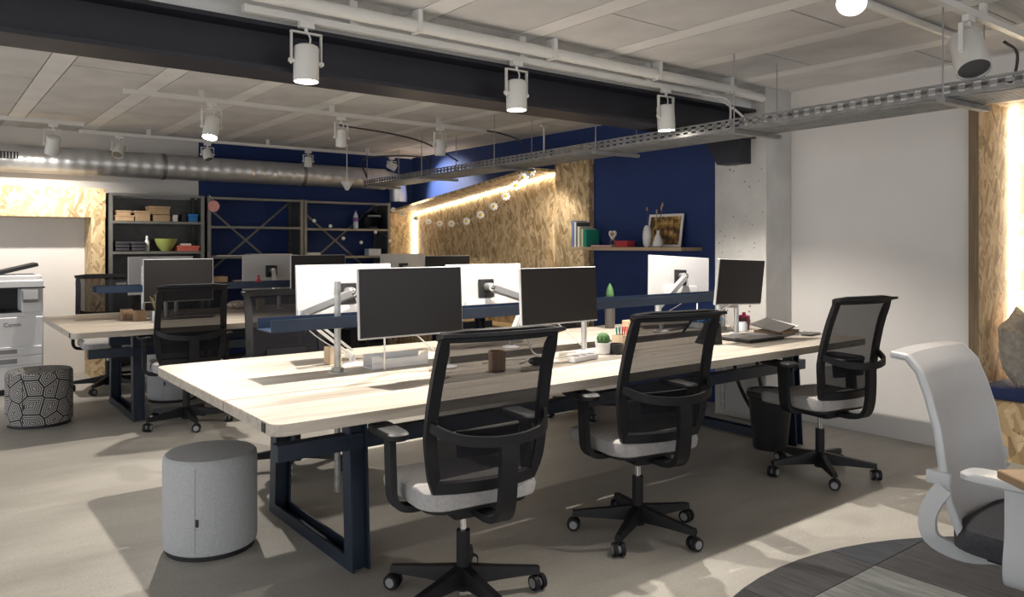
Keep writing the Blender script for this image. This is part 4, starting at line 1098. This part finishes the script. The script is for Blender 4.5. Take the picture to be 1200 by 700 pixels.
for i, (pts_, lab) in enumerate((
    ([(2.45, 3.10, .7465), (2.58, 3.16, .7465), (2.74, 3.13, .7465), (2.86, 3.16, .7465), (2.94, 3.17, .7465)], 'white cable snaking in front of the cactus screen foot'),
    ([(2.30, 3.22, .7465), (2.46, 3.24, .7465), (2.62, 3.20, .7465), (2.72, 3.22, .7465), (2.70, 3.29, .76), (2.66, 3.31, .88), (2.66, 3.32, 1.0)], 'white cable looping up into the desk trough'),
    ([(1.78, 3.33, 1.01), (1.79, 3.32, .95), (1.80, 3.33, .87), (1.81, 3.35, .7465)], 'white cable hanging from the trough near the first pole'),
    ([(2.00, 3.11, .92), (2.01, 3.12, .85), (1.98, 3.12, .7465)], 'white cable hanging below the pouf end screen'),
    ([(4.16, 3.325, .96), (4.15, 3.31, .84), (4.24, 3.30, .7465), (4.34, 3.29, .7465)], 'white cable hanging below the trough beside the desk speaker'),
    ([(4.20, 3.48, .746), (4.28, 3.44, .85), (4.40, 3.44, .86), (4.50, 3.50, .746)], 'black cable arching over the desk by the second pole'))):
    cable(pts_, 'black_cable' if 'black' in lab else 'white_cable', lab, .0045 if i < 5 else .008, 'desk_cable')
cable([(4.52, 3.30, .69), (4.50, 3.25, .42), (4.62, 3.18, .16), (4.80, 3.20, .06), (4.86, 3.30, .30), (4.84, 3.36, .69)], 'black_cable', 'thick black cable loop hanging under the near desk by the bin', .014, 'desk_cable')
t = thing('power_strip', 'white power strip lying under the cactus screen', 'power strip', (2.80, 2.99, DZ), 12)
MB().b2(-.11, .11, -.025, .025, 0, .03, bev=.005).build('body', 'white_plastic', t)
for k in range(3): MB().cyl((-.065 + k * .065, 0, .03), (-.065 + k * .065, 0, .0315), .018, n=16).build('socket', 'grey_plastic', t)
tag(MB().sph((2.50, 3.02, DZ + .022), .028, (1.7, 1.1, .75), 16).build('computer_mouse', 'black', None, True), 'black computer mouse by the arm foot', 'mouse')
t = thing('phone_stand', 'black wedge shaped phone stand on the near desk', 'phone', (3.90, 3.02, DZ), -15)
MB().prism([(-.07, 0), (.05, 0), (.035, .13), (.015, .13)], 'y', -.06, .06).build('wedge', 'black', t)
MB().box((-.026, 0, .075), (.006, .09, .10), (0, R(30), 0)).build('panel', 'screen', t)
carton('small pine block standing under the trough', 4.02, 3.80, DZ, .09, .09, .075, 'light_wood', name='wood_block', cat='block')
t = thing('laptop', 'closed dark laptop on the near desk', 'laptop', (4.27, 2.98, DZ), -2)
MB().box((0, 0, .009), (.36, .25, .014), bev=.004).build('base', 'black', t)
MB().box((0, 0, .0205), (.36, .25, .008), bev=.003).build('lid', 'laptop_grey', t)
t = thing('paper_folder', 'grey folder propped on a stack of papers near the wall', 'folder', (4.66, 3.05, DZ), 8)
MB().b2(-.15, .15, -.11, .11, 0, .014).build('stack', 'laptop_grey', t)
MB().b2(-.13, .14, -.10, .10, .0142, .030).build('pages', 'cardboard_dark', t)
MB().box((-.03, .01, .062), (.24, .21, .010), (R(12), R(-6), 0)).build('cover', 'laptop_grey', t)
MB().box((.10, .0, .066), (.07, .20, .006), (R(10), R(-6), 0)).build('sheet', 'paper', t)
tag(MB().box((4.83, 2.95, DZ + .004), (.20, .14, .006), (0, 0, R(-12))).build('paper_sheet', 'paper'), 'loose white sheet at the wall end of the near desk', 'paper')
tag(MB().box((4.80, 2.90, DZ + .0105), (.16, .11, .006), (0, 0, R(9))).build('notebook', 'laptop_grey'), 'dark notebook on a loose sheet at the wall end', 'notebook')
t = thing('mug', 'maroon mug with a pink lid knob on the near desk', 'mug', (4.73, 3.36, DZ))
MB().lathe([(.036, 0), (.04, .004), (.042, .095), (.037, .095), (.035, .01), (.003, .008)], n=24).build('body', 'maroon', t, True)
MB().tube([(.042 + .028 * math.sin(R(a)), 0, .05 + .03 * math.cos(R(a))) for a in range(0, 181, 20)], .006, 8).build('handle', 'maroon', t, True)
MB().lathe([(.041, .0955), (.041, .102), (.012, .106), (.014, .122), (.003, .126)], n=20).build('lid', 'magenta', t, True)
t = thing('glass_jar', 'small glass jar in front of the maroon mug', 'jar', (4.63, 3.30, DZ))
MB().lathe([(.03, 0), (.033, .004), (.033, .05), (.028, .06), (.028, .066), (.024, .066), (.022, .01), (.003, .008)], n=20).build('body', 'clear_plastic', t, True)
t = thing('lunch_box', 'blue topped lunch box behind the third screen', 'box', (4.62, 3.62, DZ))
MB().b2(-.11, .11, -.07, .07, 0, .05, bev=.006).build('box', 'clear_plastic', t); MB().b2(-.115, .115, -.075, .075, .05, .068, bev=.004).build('lid', 'blue_box', t)

# ------------------------------------------------------------------ things on the far desk
cup('brown wooden cup nearer the trough on the far desk', 1.36, 6.90, .075, .085, 'cup_wood')
cup('brown wooden cup nearer the chair on the far desk', 1.42, 6.72, .075, .085, 'cup_wood')
t = thing('glass_vase', 'glass with dark sprigs on the far desk', 'vase', (1.50, 6.50, DZ))
MB().lathe([(.03, 0), (.034, .004), (.036, .09), (.032, .09), (.03, .012), (.003, .01)], n=20).build('body', 'clear_plastic', t, True)
for k in range(6):
    a = k * 1.05; MB().tube(curve_pts([(0, 0, .02), (.015*math.cos(a), .015*math.sin(a), .10), (.05*math.cos(a), .05*math.sin(a), .16 + .015 * k)], 4), [.002] * 5 + [.006] * 4, 6).build('sprig', 'dry_stem', t, True)
t = tag(MB().sph((2.42, 7.38, DZ + .041), .05, (2.0, 1.5, .8), 18).build('crumpled_cloth', 'cloth_pattern', None, True), 'patterned crumpled scarf on the far desk', 'cloth')
cup('light wooden cup beside the crumpled scarf', 2.58, 7.22, .06, .10, 'light_wood')
t = thing('red_bottle', 'small red bottle on the far desk by a grey monitor', 'bottle', (2.44, 6.95, .971))
t.location = (2.46, 6.93, .971 - .0)
MB().lathe([(.025, 0), (.028, .004), (.028, .05), (.012, .075), (.012, .09)], n=18).build('body', 'red', t, True); MB().cyl((0, 0, .09), (0, 0, .105), .014, n=12).build('cap', 'red', t, True)
